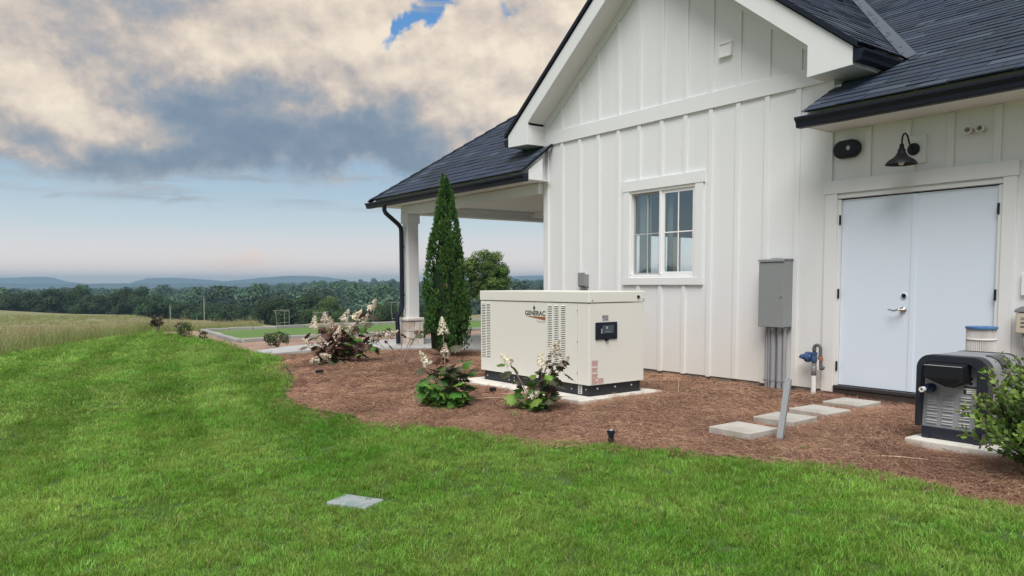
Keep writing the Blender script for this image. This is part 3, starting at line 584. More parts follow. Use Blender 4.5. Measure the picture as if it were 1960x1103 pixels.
def kerb_run(x0, y0, x1, y1):
    Lk = math.hypot(x1 - x0, y1 - y0); ang = math.atan2(y1 - y0, x1 - x0); s = 0
    while s < Lk - .1:
        w = min(rnd.uniform(.55, .95), Lk - s); u = s + w / 2; x, y = x0 + (x1 - x0) * u / Lk, y0 + (y1 - y0) * u / Lk
        z = tz(x, y); o = MB().box(-w / 2 + .008, w / 2 - .008, -.085, .085, -.12, .105 + rnd.uniform(-.012, .012)).build('kerb_block', m_kerb, kerb, .015)
        o.location = (x + 9.1, y + rnd.uniform(-.01, .01), z); o.rotation_euler = (0, 0, ang + rnd.uniform(-.02, .02)); s += w
kerb_run(-9.12, 11, -9.12, -1.2); kerb_run(-9.1, -1.25, -8.95, -2.15); kerb_run(-9.05, -2.2, -14.3, -1.62); kerb_run(-14.4, -1.5, -14.4, 11.4)
# ------------------------------------------------------------------ generator
m_gen = mat('cream_enamel', (.765, .76, .69), .36, var=.012, vscale=2, spec=.45)
m_genb = mat('black_base', (.014, .016, .021), .4)
m_dark = mat('dark_gap', (.02, .02, .02), .8)
m_white = mat('label_white', (.75, .74, .72), .5); m_red = mat('label_red', (.42, .10, .05), .5); m_grey = mat('label_grey', (.40, .41, .42), .5); m_ink = mat('label_ink', (.03, .03, .03), .5); m_orange = mat('logo_orange', (.33, .12, .05), .5)
gx0, gx1, gy0, gy1 = 1.505, 3.585, -2.305, -1.452
m_padc = mat('pale_pad_concrete', (.66, .64, .58), .9, var=.12, vscale=7, bump=.03, bscale=90, c2=(.52, .49, .43), c2scale=2.5)
pad = MB().box(1.30, 3.72, -2.56, -1.27, -.26, -.103).build('concrete_pad', m_padc, bevel=.012); tag(pad, 'concrete pad under the cream generator', 'concrete pad')
G = thing('generator', 'cream standby generator with louvred sides on a concrete pad', 'generator', (gx0, gy0, -.1))
def gp(n, x0, x1, y0, y1, z0, z1, m=m_gen, b=.006, par=None):
    o = MB().box(x0 - gx0, x1 - gx0, y0 - gy0, y1 - gy0, z0 + .1, z1 + .1).build(n, m, par or G, b); return o
gp('base_frame', gx0 + .035, gx1 - .022, gy0 + .03, gy1 - .03, -.1, .022, m_genb, .004)
gp('base_flange', gx0 + .03, gx1 - .018, gy0 + .022, gy1 - .02, -.101, -.090, m_genb, .002)
gp('cabinet', gx0, gx1 - .005, gy0 + .004, gy1, .023, .925)
for x0, x1 in ((1.505, 2.056), (2.060, 3.397), (3.401, 3.584)): gp('side_panel', x0 + .0015, x1 - .0015, gy0 - .006, gy0 + .0036, .024, .924, b=.003)
gp('end_panel', gx1 - .0045, gx1 + .006, gy0 + .002, gy1 - .002, .024, .924, b=.003)
gp('lid', gx0 - .008, gx1 + .012, gy0 - .014, gy1 + .010, .932, 1.056, b=.008)
lm = MB(); lm.add([(-.0, -.001, 0), (.072, -.001, 0), (.072, -.001, -.0085), (0, -.001, -.0085)], [(0, 1, 2, 3)], 1)
lm.add([(-.002, 0, .0085), (.074, 0, .0085), (.072, -.010, .0005), (0, -.010, .0005), (.074, 0, .0002), (-.002, 0, .0002)], [(0, 1, 2, 3), (3, 2, 4, 5), (0, 3, 5), (1, 4, 2)], 0)
lm = lm.mesh('louver', [m_gen, m_dark])
for cols in ((1.535, 1.642), (2.888, 3.005, 3.125)):
    for cx in cols:
        for k in range(33):
            o = link('louver', lm, G); o.location = (cx - gx0, -.0066, .889 - k * .0211 + .1)
            if cols[0] < 2: o.scale.x = 1.12
for x, z in ((3.398, .849), (3.398, .499), (3.398, .152)): MB().lathe([(0, -.011), (.008, -.009), (.010, -.006), (0, -.006)], (x - gx0, 0, z + .1), 10, axis='y').build('screw', m_grey, G)
for y, z in ((-2.27, .963), (-1.475, .965)): MB().lathe([(0, .022), (.008, .020), (.009, .0125), (0, .0125)], (gx1 - gx0, y - gy0, z + .1), 10, axis='x').build('screw', m_grey, G)
MB().lathe([(0, .0285), (.016, .028), (.018, .0125), (0, .0125)], (gx1 - gx0, -1.56 - gy0, .99 + .1), 12, axis='x').build('lock', m_black, G)
gp('lock_plate', gx1 + .0125, gx1 + .0145, -1.545, -1.505, .975, 1.005, m_white, 0)
gp('data_label', 1.72, 1.765, gy0 - .0165, gy0 - .0142, .955, 1.03, m_white, 0)
# latch with padlock above the lettering
lt = gp('latch', 2.626, 2.650, gy0 - .022, gy0 - .006, .845, .872, m_black, .004); MB().tube([(1.126, -.016, .965), (1.126, -.016, .985), (1.134, -.016, .993), (1.142, -.016, .985), (1.142, -.016, .965)], .003, 6).build('shackle', m_grey, lt)
# flat print on the door
def place_text(body, size, x, z, m, bold, sx, par, yy):
    me = text_mesh(body, size, bold, sx); me.materials.clear(); me.materials.append(m); o = link('lettering', me, par); o.rotation_euler = (R(90), 0, 0); o.location = (x, yy, z); return o
w0 = text_mesh('GENERAC', .077, .0018, 1.0); wx = max(v.co.x for v in w0.vertices)
place_text('GENERAC', .077, 2.452 - gx0, .769 + .1, m_ink, .0018, .388 / wx, G, -.0074)
MB().add([(2.455 - gx0, -.0072, .757 + .1), (2.842 - gx0, -.0072, .735 + .1 - .022), (2.842 - gx0, -.0072, .757 + .1)], [(0, 1, 2)]).build('logo_swoosh', m_orange, G)
w0 = text_mesh('Protector', .032, 0, 1.0); wx = max(v.co.x for v in w0.vertices)
place_text('Protector', .032, 2.680 - gx0, .690 + .1, m_grey, 0, .165 / wx, G, -.0074)
# control window on the end
cp = gp('control_panel', gx1 + .0065, gx1 + .022, -2.222, -1.893, .524, .716, m_navy, .010)
gp('display', gx1 + .0225, gx1 + .026, -2.128, -1.955, .592, .682, mat('display_glass', (.05, .07, .085), .12), .002, cp)
gp('display_strip', gx1 + .0225, gx1 + .0255, -2.145, -2.131, .592, .645, m_grey, 0, cp); gp('display_print', gx1 + .0262, gx1 + .0268, -2.085, -2.0, .608, .612, m_grey, 0, cp)
MB().lathe([(.010, .0262), (.014, .0262), (.014, .0268), (.010, .0268)], (gx1 - gx0, -2.06 - gy0, .655 + .1), 14, axis='x').build('display_print', m_grey, cp)
gp('latch', gx1 + .01, gx1 + .03, -2.078, -2.03, .508, .5235, m_black, .004)
lab = gp('warning_label', gx1 + .0063, gx1 + .0078, -2.116, -2.021, .729, .796, m_grey, 0)
mb = MB()
for k in range(3): mb.box(gx1 + .0079 - gx0, gx1 + .0085 - gx0, -2.085 - gy0, -2.03 - gy0, .842 + k * .016, .847 + k * .016)
mb.box(gx1 + .0079 - gx0, gx1 + .0085 - gx0, -2.108 - gy0, -2.092 - gy0, .864, .886); mb.build('label_print', m_ink, lab)
lab = gp('warning_label', gx1 + .0063, gx1 + .0078, -2.292, -2.181, .035, .305, m_white, 0); lab2 = gp('warning_label', gx1 + .0063, gx1 + .0077, -2.1805, -2.088, .030, .10, m_white, 0)
mb = MB(); zz = .302
for w in (.09, .09, .09, .085, .09, 0, .09, .09, .07, .09, 0, .09, .09, .08, .09, .09, .06, .09, .09, .08):
    zz -= .0133
    if w: mb.box(gx1 + .0079 - gx0, gx1 + .0085 - gx0, -2.271 - gy0, -2.271 + w - gy0, zz + .1, zz + .1065)
mb.build('label_print', m_red, lab); mb = MB()
for k in range(5): mb.box(gx1 + .0079 - gx0, gx1 + .0085 - gx0, -2.178 - gy0, -2.094 - gy0, .138 + k * .0125, .144 + k * .0125)
mb.build('label_print', m_red, lab2)
for x, z in ((1.61, -.045), (2.08, -.02), (2.08, -.06), (2.19, -.02), (2.19, -.06), (3.05, -.04), (3.27, -.045), (3.51, -.03)): MB().lathe([(0, .019), (.008, .021), (.010, .029), (0, .029)], (x - gx0, 0, z + .1), 8, axis='y').build('bolt', m_grey, G)
for y in (-2.16, -1.89, -1.63): MB().lathe([(0, -.008), (.010, -.010), (.012, -.022), (0, -.022)], (gx1 - gx0, y - gy0, -.022 + .1), 8, axis='x').build('bolt', m_grey, G)
lb = gp('rating_label', 3.385, 3.445, gy0 + .0205, gy0 + .0285, -.085, .012, m_white, 0)
mb = MB()
for k in range(4): mb.box(3.395 - gx0, 3.435 - gx0, .0195, .0203, .026 + k * .023, .038 + k * .023)
mb.build('label_print', m_ink, lb)
# ------------------------------------------------------------------ wall boxes
m_box = mat('grey_enamel', (.245, .262, .262), .45, var=.03, vscale=4); m_galv = mat('galvanised_steel', (.36, .37, .375), .5, metal=.55, var=.12, vscale=14); m_pvcg = mat('grey_conduit', (.30, .31, .325), .55, var=.12, vscale=10); m_pvcw = mat('white_pipe', (.74, .74, .72), .4)
rb = thing('outlet_box', 'small grey weatherproof box on the wall behind the generator', 'outlet box', (.99, -.03, 1.2))
MB().box(-.075, .075, -.05, .028, -.11, .085).build('box', m_box, rb, .008); MB().box(-.080, .080, -.066, -.0505, -.095, .11).build('cover', m_box, rb, .008)
MB().tube([(-.012, -.012, -.11), (-.012, -.012, -.40)], .018, 10).build('conduit', m_pvcg, rb); MB().lathe([(.026, -.15), (.026, -.11)], (-.012, -.012, 0), 10).build('fitting', m_galv, rb); MB().lathe([(.016, -.145), (.016, -.11)], (.042, -.014, 0), 10).build('fitting', m_galv, rb)
ep = thing('electrical_panel', 'tall grey electrical cabinet on the wall with conduits below', 'electrical cabinet', (4.41, -.02, .63))
MB().box(-.165, .165, -.165, -.001, 0, .775).build('cabinet', m_box, ep, .004); MB().box(-.172, .170, -.178, -.1655, -.004, .752).build('door', m_box, ep, .004)
MB().prism([(-.19, .757), (-.19, .783), (-.165, .792), (0, .792), (0, .7755), (-.184, .7755), (-.184, .757)], 'x', -.176, .174).build('rain_hood', m_box, ep, .002)
MB().box(-.05, .05, -.12, -.03, .7925, .802).build('hub_plate', m_box, ep, .003); MB().lathe([(0, -.192), (.012, -.190), (.013, -.1785), (0, -.1785)], (.135, 0, .36), 12, axis='y').build('latch', m_steel, ep)
for x, r_ in ((-.118, .014), (-.080, .013), (-.025, .033), (.062, .033), (.122, .019)):
    MB().tube([(x, -.075, -.80), (x, -.075, -.001)], r_, 14).build('conduit', m_pvcg, ep, auto=40); MB().lathe([(r_ + .001, -.045), (r_ + .006, -.043), (r_ + .006, -.012), (r_ + .001, -.010)], (x, -.075, 0), 14).build('connector', m_galv, ep)
st = MB().box(-.15, .18, -.030, -.001, -.652, -.622).build('strut', m_galv, ep, .003)
for x, r_ in ((-.118, .014), (-.080, .013), (-.025, .033), (.062, .033), (.122, .019)): MB().lathe([(r_ + .004, -.648), (r_ + .004, -.628)], (x, -.075, 0), 12).build('clamp', m_galv, st); MB().box(x - .006, x + .006, -.128, -.108, -.648, -.628).build('clamp', m_galv, st)
gr = thing('gas_regulator', 'blue gas regulator with bent pipes low on the wall', 'gas regulator', (4.93, -.12, .0)); m_blue = mat('blue_enamel', (.045, .095, .21), .45, var=.15, vscale=30); m_brass = mat('brass_valve', (.35, .16, .08), .5, metal=.5); m_pipe = mat('iron_pipe', (.10, .10, .095), .6, var=.2, vscale=40)
MB().lathe([(0, -.145), (.022, -.143), (.024, -.118), (.032, -.112), (.036, -.075), (.058, -.068), (.062, -.046), (.058, -.026), (.036, -.018), (.030, 0)], (-.03, 0, .305), 16, axis='x').build('regulator', m_blue, gr, auto=40)
MB().lathe([(0, -.17), (.012, -.168), (.014, -.145), (0, -.145)], (-.03, 0, .305), 10, axis='x').build('vent', m_pvcw, gr)
for k in range(6): a = k * math.pi / 3; MB().box(-.083, -.065, math.cos(a) * .056 - .006, math.cos(a) * .056 + .006, .305 + math.sin(a) * .056 - .006, .305 + math.sin(a) * .056 + .006).build('bolt', m_blue, gr)
MB().lathe([(.026, .245), (.030, .25), (.034, .28), (.030, .335), (.036, .34), (.036, .362), (0, .362)], (0, 0, 0), 14).build('valve_body', m_blue, gr, auto=40)
MB().tube([(0, 0, .36), (0, 0, .41), (.006, 0, .432), (.028, 0, .446), (.055, 0, .443), (.072, 0, .428), (.078, 0, .40), (.078, 0, .22), (.084, -.004, .195), (.10, -.01, .185), (.118, -.012, .19), (.125, -.012, .21)], .0185, 12).build('pipe', m_pipe, gr, smooth=True)
for z in (.40, .215): MB().lathe([(.0225, -.018), (.0225, .018)], (.078 if z < .4 else 0, 0, z), 12).build('fitting', m_pipe, gr)
MB().lathe([(.024, .265), (.027, .275), (.027, .305), (.024, .315)], (.078, 0, 0), 12).build('valve', m_brass, gr); MB().box(.062, .076, -.04, -.022, .17, .285).build('tag', m_pvcw, gr, .002)
MB().tube([(0, 0, .245), (0, 0, .10)], .02, 12).build('riser', m_galv, gr, auto=40); MB().lathe([(.025, .20), (.030, .195), (.030, .155), (.025, .15)], (0, 0, 0), 10).build('union', m_galv, gr); MB().lathe([(.025, .14), (.027, .135), (.027, .10), (.02, .10)], (0, 0, 0), 12).build('coupling', m_pipe, gr); MB().lathe([(.028, -.15), (.028, .10), (.022, .10)], (0, 0, 0), 14).build('sleeve', m_pvcw, gr, auto=40)
# emergency light, barn lamp, vent pipes
el = thing('emergency_light', 'black oval emergency light under the eave at the left', 'emergency light', (5.213, -.001, 2.582))
def capsule(w, h, y0, y1, r0):
    out = []
    for k in range(24):
        a = 2 * math.pi * k / 24; cx = (w / 2 - h / 2) * (1 if math.cos(a) > 0 else -1); out.append((cx + h / 2 * math.cos(a), h / 2 * math.sin(a)))
    return out
MB().prism(capsule(.30, .195, 0, 0, 0), 'y', -.075, -.0005).build('housing', m_black, el, .018); MB().prism(capsule(.255, .155, 0, 0, 0), 'y', -.079, -.0755).build('cover', m_black, el, .003)
MB().prism([(q[0] * .9 + .035, q[1] + .005) for q in capsule(.05, .05, 0, 0, 0)], 'y', -.086, -.0792).build('lens', mat('clear_lens', (.42, .44, .45), .15), el, .004)
for x, z in ((-.085, .04), (-.085, -.04), (.085, -.035)): MB().lathe([(0, -.081), (.007, -.0795), (0, -.0791)], (x, 0, z), 8, axis='y').build('screw', m_dark, el)
mbrd = MB().box(5.852, 6.036, -.028, -.0006, 2.338, 2.620).build('mounting_board', m_trim, house, .003)
bl = thing('barn_lamp', 'black gooseneck barn lamp above the double door', 'wall lamp', (5.92, -.03, 2.483))
MB().lathe([(0, -.026), (.045, -.024), (.060, -.014), (.062, 0), (0, 0)], (0, 0, 0), 22, axis='y').build('back_plate', m_black, bl, auto=40)
MB().tube([(0, -.02, 0), (0, -.07, .02), (0, -.105, .07), (0, -.135, .118), (0, -.175, .138), (0, -.213, .128), (0, -.236, .095), (0, -.242, .05), (0, -.243, .018)], .0085, 10).build('arm', m_black, bl, smooth=True)
MB().lathe([(.013, .03), (.020, .022), (.022, -.01), (.036, -.03), (.038, -.055), (.050, -.075), (.064, -.098), (.098, -.118), (.126, -.138), (.143, -.160), (.150, -.172), (.147, -.172), (.138, -.158), (.09, -.118), (.04, -.07), (.0, -.06)], (0, -.243, 0), 28).build('shade', m_black, bl, auto=50)
MB().lathe([(0, -.182), (.020, -.176), (.030, -.155), (.028, -.13), (.016, -.10), (.014, -.07)], (0, -.243, 0), 14).build('bulb', mat('bulb_glass', (.75, .72, .66), .2), bl, smooth=True)
for x, lab in ((6.453, 'left of two white vent pipe ends beside the barn lamp'), (6.559, 'right of two white vent pipe ends beside the barn lamp')):
    v = thing('vent_pipe', lab, 'vent pipe', (x, -.001, 2.581), 0, 'vent pipes under the right eave')
    MB().lathe([(.026, 0), (.026, -.075), (.0345, -.078), (.0345, -.115), (.026, -.115), (.026, -.02), (0, -.02)], (0, 0, 0), 18, axis='y').build('pipe', m_pvcw, v, auto=40)
    MB().lathe([(.0255, -.022), (0, -.0215)], (0, 0, 0), 18, axis='y').build('bore', m_grey, v)
# control box at the right edge
m_tan = mat('tan_plastic', (.56, .50, .39), .5)
cb = thing('control_box', 'tan control box with grey cap on the wall right of the door', 'control box', (7.03, -.02, .77))
MB().box(-.10, .12, -.11, -.001, -.095, .095).build('box', m_tan, cb, .012); MB().prism([(-.115, .098), (.135, .098), (.125, .125), (.06, .155), (-.05, .155), (-.105, .125)], 'y', -.118, -.001).build('cap', m_box, cb, .008)
mb = MB()
for z, w in ((.045, .03), (.03, .12), (.005, .11), (-.005, .10), (-.03, .09), (-.04, .10)): mb.box(-.055, -.055 + w, -.1112, -.1103, z, z + .006)
mb.build('print', m_ink, cb)
MB().tube([(-.035, -.06, -.095), (-.035, -.06, -.16), (-.028, -.06, -.22), (.0, -.06, -.29), (.05, -.055, -.36), (.12, -.05, -.40), (.3, -.05, -.42)], .022, 10).build('conduit', m_pvcg, cb, smooth=True)
tag(MB().box(6.93, 7.06, -.03, -.001, 1.02, 1.22).build('cover_plate', m_vinyl, bevel=.004), 'white cover plate on the wall above the tan control box', 'cover plate')
# ------------------------------------------------------------------ pool heater
hp = MB().box(6.825, 7.62, -1.90, -1.04, -.22, -.078).build('concrete_pad', m_padc, bevel=.012); tag(hp, 'concrete pad under the grey and black pool heater', 'concrete pad')
m_hg = mat('heater_grey', (.28, .29, .305), .42, metal=.25, var=.05, vscale=6); m_hb = mat('heater_black', (.016, .019, .030), .45); m_hp = mat('heater_panel', (.33, .34, .36), .45, metal=.3)
H = thing('pool_heater', 'grey pool heater with black arched front and louvred panel', 'pool heater', (6.86, -1.80, -.078))
def arch(w, h, r, x0=0, z0=0, n=7):
    pts = [(x0, z0), (x0, h - r)] + [(x0 + r - r * math.cos(a), h - r + r * math.sin(a)) for a in [math.pi / 2 * k / n for k in range(1, n)]] + [(x0 + r, h), (x0 + w - r, h)]
    pts += [(x0 + w - r + r * math.sin(a), h - r + r * math.cos(a)) for a in [math.pi / 2 * k / n for k in range(1, n)]] + [(x0 + w, h - r), (x0 + w, z0)]
    return pts
HW, HH, HD = .523, .660, .60
mb = MB(); mb.prism(arch(HW - .006, HH - .004, .102, .003, .10), 'y', .085, HD - .05); mb.build('jacket', m_hg, H, .004)
def ring(y0, y1, outer, inner):
    n = len(outer); mb = MB(); vs = [(p[0], y0, p[1]) for p in outer] + [(p[0], y0, p[1]) for p in inner] + [(p[0], y1, p[1]) for p in outer] + [(p[0], y1, p[1]) for p in inner]; fs = []
    for i in range(n - 1): fs += [(i, i + 1, n + i + 1, n + i), (2 * n + i, 3 * n + i, 3 * n + i + 1, 2 * n + i + 1), (i, 2 * n + i, 2 * n + i + 1, i + 1), (n + i, n + i + 1, 3 * n + i + 1, 3 * n + i)]
    fs += [(0, n, 3 * n, 2 * n), (n - 1, 3 * n - 1, 4 * n - 1, 2 * n - 1)]; return mb.add(vs, fs)
ring(-.012, .090, arch(HW, HH, .105, 0, .09), arch(HW - .118, HH - .055, .085, .038, .09)).build('front_frame', m_hb, H, .006)
ring(HD - .055, HD, arch(HW, HH, .105, 0, .05), arch(HW - .07, HH - .045, .08, .035, .05)).build('rear_frame', m_hb, H, .006)
tp = [(.040, .045, .085), (.442, .045, .085), (.442, .085, .60), (.040, .085, .60)]
fpz = MB().add([(p[0], p[1] - .018, p[2]) for p in tp] + [(p[0], p[1] + .02, p[2]) for p in tp], [(0, 1, 2, 3), (4, 7, 6, 5), (0, 4, 5, 1), (1, 5, 6, 2), (2, 6, 7, 3), (3, 7, 4, 0)]).build('front_panel', m_hp, H)
def py(z): return .045 - .018 + .04 * (z - .085) / .515
lm = MB().add([(0, 0, .012), (.082, 0, .012), (.078, -.010, .004), (.004, -.010, .004), (.078, -.010, .001), (.004, -.010, .001), (.082, 0, -.003), (0, 0, -.003)], [(0, 1, 2, 3), (3, 2, 4, 5), (5, 4, 6, 7), (0, 3, 5, 7), (1, 6, 4, 2)]).mesh('louver', mat('louver_steel', (.50, .51, .52), .4, metal=.3))
for cx in (.080, .197, .322):
    for k in range(10):
        z = .338 - (k // 2) * .050 - (k % 2) * .018; o = link('louver', lm, fpz); o.location = (cx - .01, py(z) - .0005, z)
MB().box(.042, .482, .012, HD - .1, .002, .092).build('plinth', m_hb, H, .006)
for x in (.06, .43): MB().box(x, x + .05, .0, .06, -.0005, .03).build('foot', m_hb, H, .004)
# exhaust hood: wedge with pointed lower edge
hv = [(.100, -.105, .585), (.380, -.105, .585), (.380, -.105, .49), (.256, -.085, .428), (.100, -.105, .492), (.110, .075, .622), (.375, .075, .622), (.375, .075, .46), (.256, .075, .405), (.110, .075, .46)]
MB().add(hv, [(0, 1, 2, 3, 4), (9, 8, 7, 6, 5), (0, 5, 6, 1), (1, 6, 7, 2), (2, 7, 8, 3), (3, 8, 9, 4), (4, 9, 5, 0)]).build('exhaust_hood', m_black, H, .005)
mb = MB()
for k in range(6): mb.add([(.17 + k * .026, -.045 + .02, .596), (.19 + k * .026, -.045 + .02, .596), (.194 + k * .026, -.005 + .02, .6025), (.174 + k * .026, -.005 + .02, .6025)], [(0, 1, 2, 3)])
MB().tube([(.104, -.106, .588), (.376, -.106, .588)], .003, 6).build('hood_lip', m_grey, H)
for z in (.49, .455): MB().lathe([(0, py(z) - .004), (.014, py(z) - .004), (.014, py(z) + .004)], (.378, 0, z), 12, axis='y').build('plug', m_black, H)
pl = MB().box(.332, .430, py(.40) - .006, py(.40) + .01, .372, .432).build('rating_plate', m_ink, H)
for a, b, c, d_ in ((.334, .425, .408, .416), (.352, .425, .390, .403), (.352, .425, .377, .387)): MB().box(a, b, py(.4) - .0075, py(.4) - .0062, c, d_).build('label_print', m_white, pl)
gi = MB().lathe([(.036, .055), (.038, -.0), (.028, -.02), (.022, -.025), (.022, -.085)], (.095, 0, .395), 14, axis='y').build('gas_inlet', mat('inlet_blue', (.02, .035, .10), .4), H, auto=40); MB().lathe([(.021, -.06), (.021, -.12), (.012, -.12), (.012, -.09), (0, -.09)], (.095, 0, .395), 14, axis='y').build('pipe_end', m_pvcw, gi, auto=40)
# curved display lid on the shoulder
vs = []; na = 8
for k in range(na + 1):
    a = math.pi / 2 * (k / na) * .92 + .02; r_ = .124
    for y in (.20, .40): vs.append((HW - .105 + (r_ - .01) * math.sin(a) - .004, y + .03 * math.sin(a), HH - .105 + (r_ - .01) * math.cos(a) - .004))
for k in range(na + 1):
    a = math.pi / 2 * (k / na) * .92 + .02; r_ = .108
    for y in (.20, .40): vs.append((HW - .105 + (r_ - .01) * math.sin(a) - .004, y + .03 * math.sin(a), HH - .105 + (r_ - .01) * math.cos(a) - .004))
o2 = 2 * (na + 1); fs = [(2 * k, 2 * k + 1, 2 * k + 3, 2 * k + 2) for k in range(na)] + [(o2 + 2 * k, o2 + 2 * k + 2, o2 + 2 * k + 3, o2 + 2 * k + 1) for k in range(na)] + [(2 * k, 2 * k + 2, o2 + 2 * k + 2, o2 + 2 * k) for k in range(na)] + [(2 * k + 1, o2 + 2 * k + 1, o2 + 2 * k + 3, 2 * k + 3) for k in range(na)] + [(0, o2, o2 + 1, 1), (2 * na, 2 * na + 1, o2 + 2 * na + 1, o2 + 2 * na)]
MB().add(vs, fs).build('control_lid', mat('smoked_lid', (.014, .015, .018), .12), H, auto=35)
# used filter cartridge: pleated cylinder with blue end caps
m_pl = mat('pleated_paper', (.66, .645, .62), .9, var=.12, vscale=10, c2=(.46, .43, .40), c2scale=5, stretch=(1, 1, .25)); m_bcap = mat('blue_cap', (.06, .17, .38), .5)
fc = thing('filter_cartridge', 'used white pleated filter cartridge with blue cap behind the heater', 'filter cartridge', (6.84, -.6, -.10)); nn_ = 96
vs = [((.118 if k % 2 else .104) * math.cos(2 * math.pi * k / nn_), (.118 if k % 2 else .104) * math.sin(2 * math.pi * k / nn_), z) for z in (.02, .836) for k in range(nn_)]
MB().add(vs, [(k, (k + 1) % nn_, nn_ + (k + 1) % nn_, nn_ + k) for k in range(nn_)]).build('pleats', m_pl, fc)
for z in (0, .832): MB().lathe([(.06, z), (.126, z), (.128, z + .008), (.126, z + .02), (.06, z + .02), (.055, z + .01)], n=32).build('end_cap', m_bcap, fc, auto=40)
for z in (.28, .735): MB().lathe([(.119, z), (.121, z + .002), (.121, z + .009), (.119, z + .011)], n=40).build('band', m_pvcw, fc)
MB().lathe([(.056, .02), (.056, .83)], n=20).build('core', m_dark, fc)
# ------------------------------------------------------------------ pavers, post, small fittings in the bed
m_pav = mat('paver_concrete', (.44, .425, .385), .9, var=.10, vscale=7, bump=.03, bscale=110, c2=(.36, .34, .30), c2scale=2.5, inst=.06)
for (x, y), rz, lab in (((5.80, -2.565), .02, 'square concrete paver nearest the lawn, beside the leaning post'), ((5.71, -1.83), .05, 'second square paver from the lawn, behind the leaning post'), ((5.67, -1.20), -.02, 'third square paver from the lawn, halfway to the door'), ((5.60, -.505), .0, 'square concrete paver nearest the double door')):
    z = tz(x, y); o = MB().box(-.203, .203, -.203, .203, -.06, .0).build('paver', m_pav, bevel=.006); o.location = (x, y, -.075); o.rotation_euler = (rnd.uniform(-.012, .012), rnd.uniform(-.012, .012), rz); tag(o, lab, 'paver', 'stepping stones to the double door')
# steel channel post
m_post = mat('zinc_post', (.42, .44, .46), .5, metal=.25, var=.1, vscale=20)
po = thing('strut_post', 'leaning galvanised steel channel post beside the first paver', 'post', (6.115, -2.535, -.16))
U = [(-.021, -.021), (.021, -.021), (.021, .021), (.010, .021), (.010, .0185), (.0185, .0185), (.0185, -.0185), (-.0185, -.0185), (-.0185, .0185), (-.010, .0185), (-.010, .021), (-.021, .021)]
U = [(x * .58, y * .58) for x, y in U]
c1 = MB().prism(U, 'z', 0, .535).build('channel', m_post, po); c2_ = MB().prism([(x, -y - .0248) for x, y in U], 'z', 0, .53).build('channel', m_post, po)
po.rotation_mode = 'QUATERNION'; po.rotation_quaternion = Vector((.070, .105, 1)).to_track_quat('Z', 'Y') @ Euler((0, 0, R(-48))).to_quaternion()
def lamp_stub(x, y, h, r_, name, lab, cat):
    t_ = thing(name, lab, cat, (x, y, tz(x, y))); MB().lathe([(r_ * .8, -.05), (r_ * .85, h - .03), (r_ * 1.15, h - .028), (r_ * 1.2, h), (r_ * .9, h + .004), (0, h + .002)], n=14).build('body', m_black, t_, auto=40)
    MB().lathe([(0, h + .012), (r_ * .5, h + .009), (r_ * .6, h + .003)], n=12).build('cap', m_grey if 'spr' in name else m_dark, t_); return t_
lamp_stub(5.30, -3.63, .115, .027, 'sprinkler_head', 'black pop-up sprinkler head at the edge of the lawn', 'sprinkler')
lamp_stub(2.46, -2.80, .055, .035, 'ground_light', 'small black ground light in the straw before the generator', 'ground light')
lamp_stub(-1.0, -3.50, .045, .05, 'ground_light', 'small black fitting in the straw below the brown hydrangea', 'ground light')
# valve cover slab sunk in the lawn
sl = MB().box(-.155, .155, -.105, .105, -.06, .008).build('lawn_slab', mat('grey_slab', (.30, .34, .35), .8, var=.25, vscale=9, bump=.04, bscale=40, c2=(.20, .26, .26), c2scale=6), bevel=.01); sl.location = (5.22, -5.86, tz(5.22, -5.86) + .036); sl.rotation_euler = (0, 0, R(28)); tag(sl, 'grey slab sunk in the lawn among the blades', 'slab')
# black edging between lawn and bed
mb = MB(); pts = BED[3:12]; pl_ = []
for (x0, y0), (x1, y1) in zip(pts, pts[1:]):
    for k in range(5): pl_.append((x0 + (x1 - x0) * k / 5, y0 + (y1 - y0) * k / 5))
mb.tube([(x, y, tz(x, y) + .022) for x, y in pl_], .012, 6); tag(mb.build('bed_edging', m_black, smooth=True), 'black edging strip between lawn and straw bed', 'edging')
# trellis frames by the court
m_pole = mat('pale_pole', (.25, .27, .22), .7, var=.1)
def trellis(x, y, w, h, rz, lab, low, lean):
    t_ = thing('trellis', lab, 'trellis', (x, y, tz(x, y)), rz, 'pole frames beyond the kerbed lawn'); r_ = .009
    for k, dx in enumerate((-w / 2, -w * .12, w / 2)): MB().tube([(dx, .3 * (k == 1), -.1), (dx - lean * (k == 0), .3 * (k == 1), h)], r_, 6).build('pole', m_pole, t_)
    MB().tube([(-w / 2 - lean - .08, 0, h), (w / 2 + .03, 0, h + .03)], r_, 6).build('crossbar', m_pole, t_); MB().tube([(-w * .12, .3, h - .02), (w / 2, 0, h - .02)], r_ * .8, 6).build('crossbar', m_pole, t_)
    if low: MB().tube([(-w / 2, 0, .14), (w / 2, 0, .17)], r_, 6).build('crossbar', m_pole, t_)
A_ = R(53)
trellis(-15.9, 1.45, .40, .56, A_, 'pole trellis frame farthest left, beyond the kerbed lawn', True, .07)
trellis(-15.9, 2.85, .40, .44, A_, 'pole trellis frame second from left beyond the kerbed lawn', False, .0)
trellis(-15.8, 4.55, .42, .66, A_, 'pole trellis frame third from left behind the white hydrangea', True, .0)
trellis(-15.7, 5.75, .42, .74, A_, 'pole trellis frame nearest the porch column', True, .05)
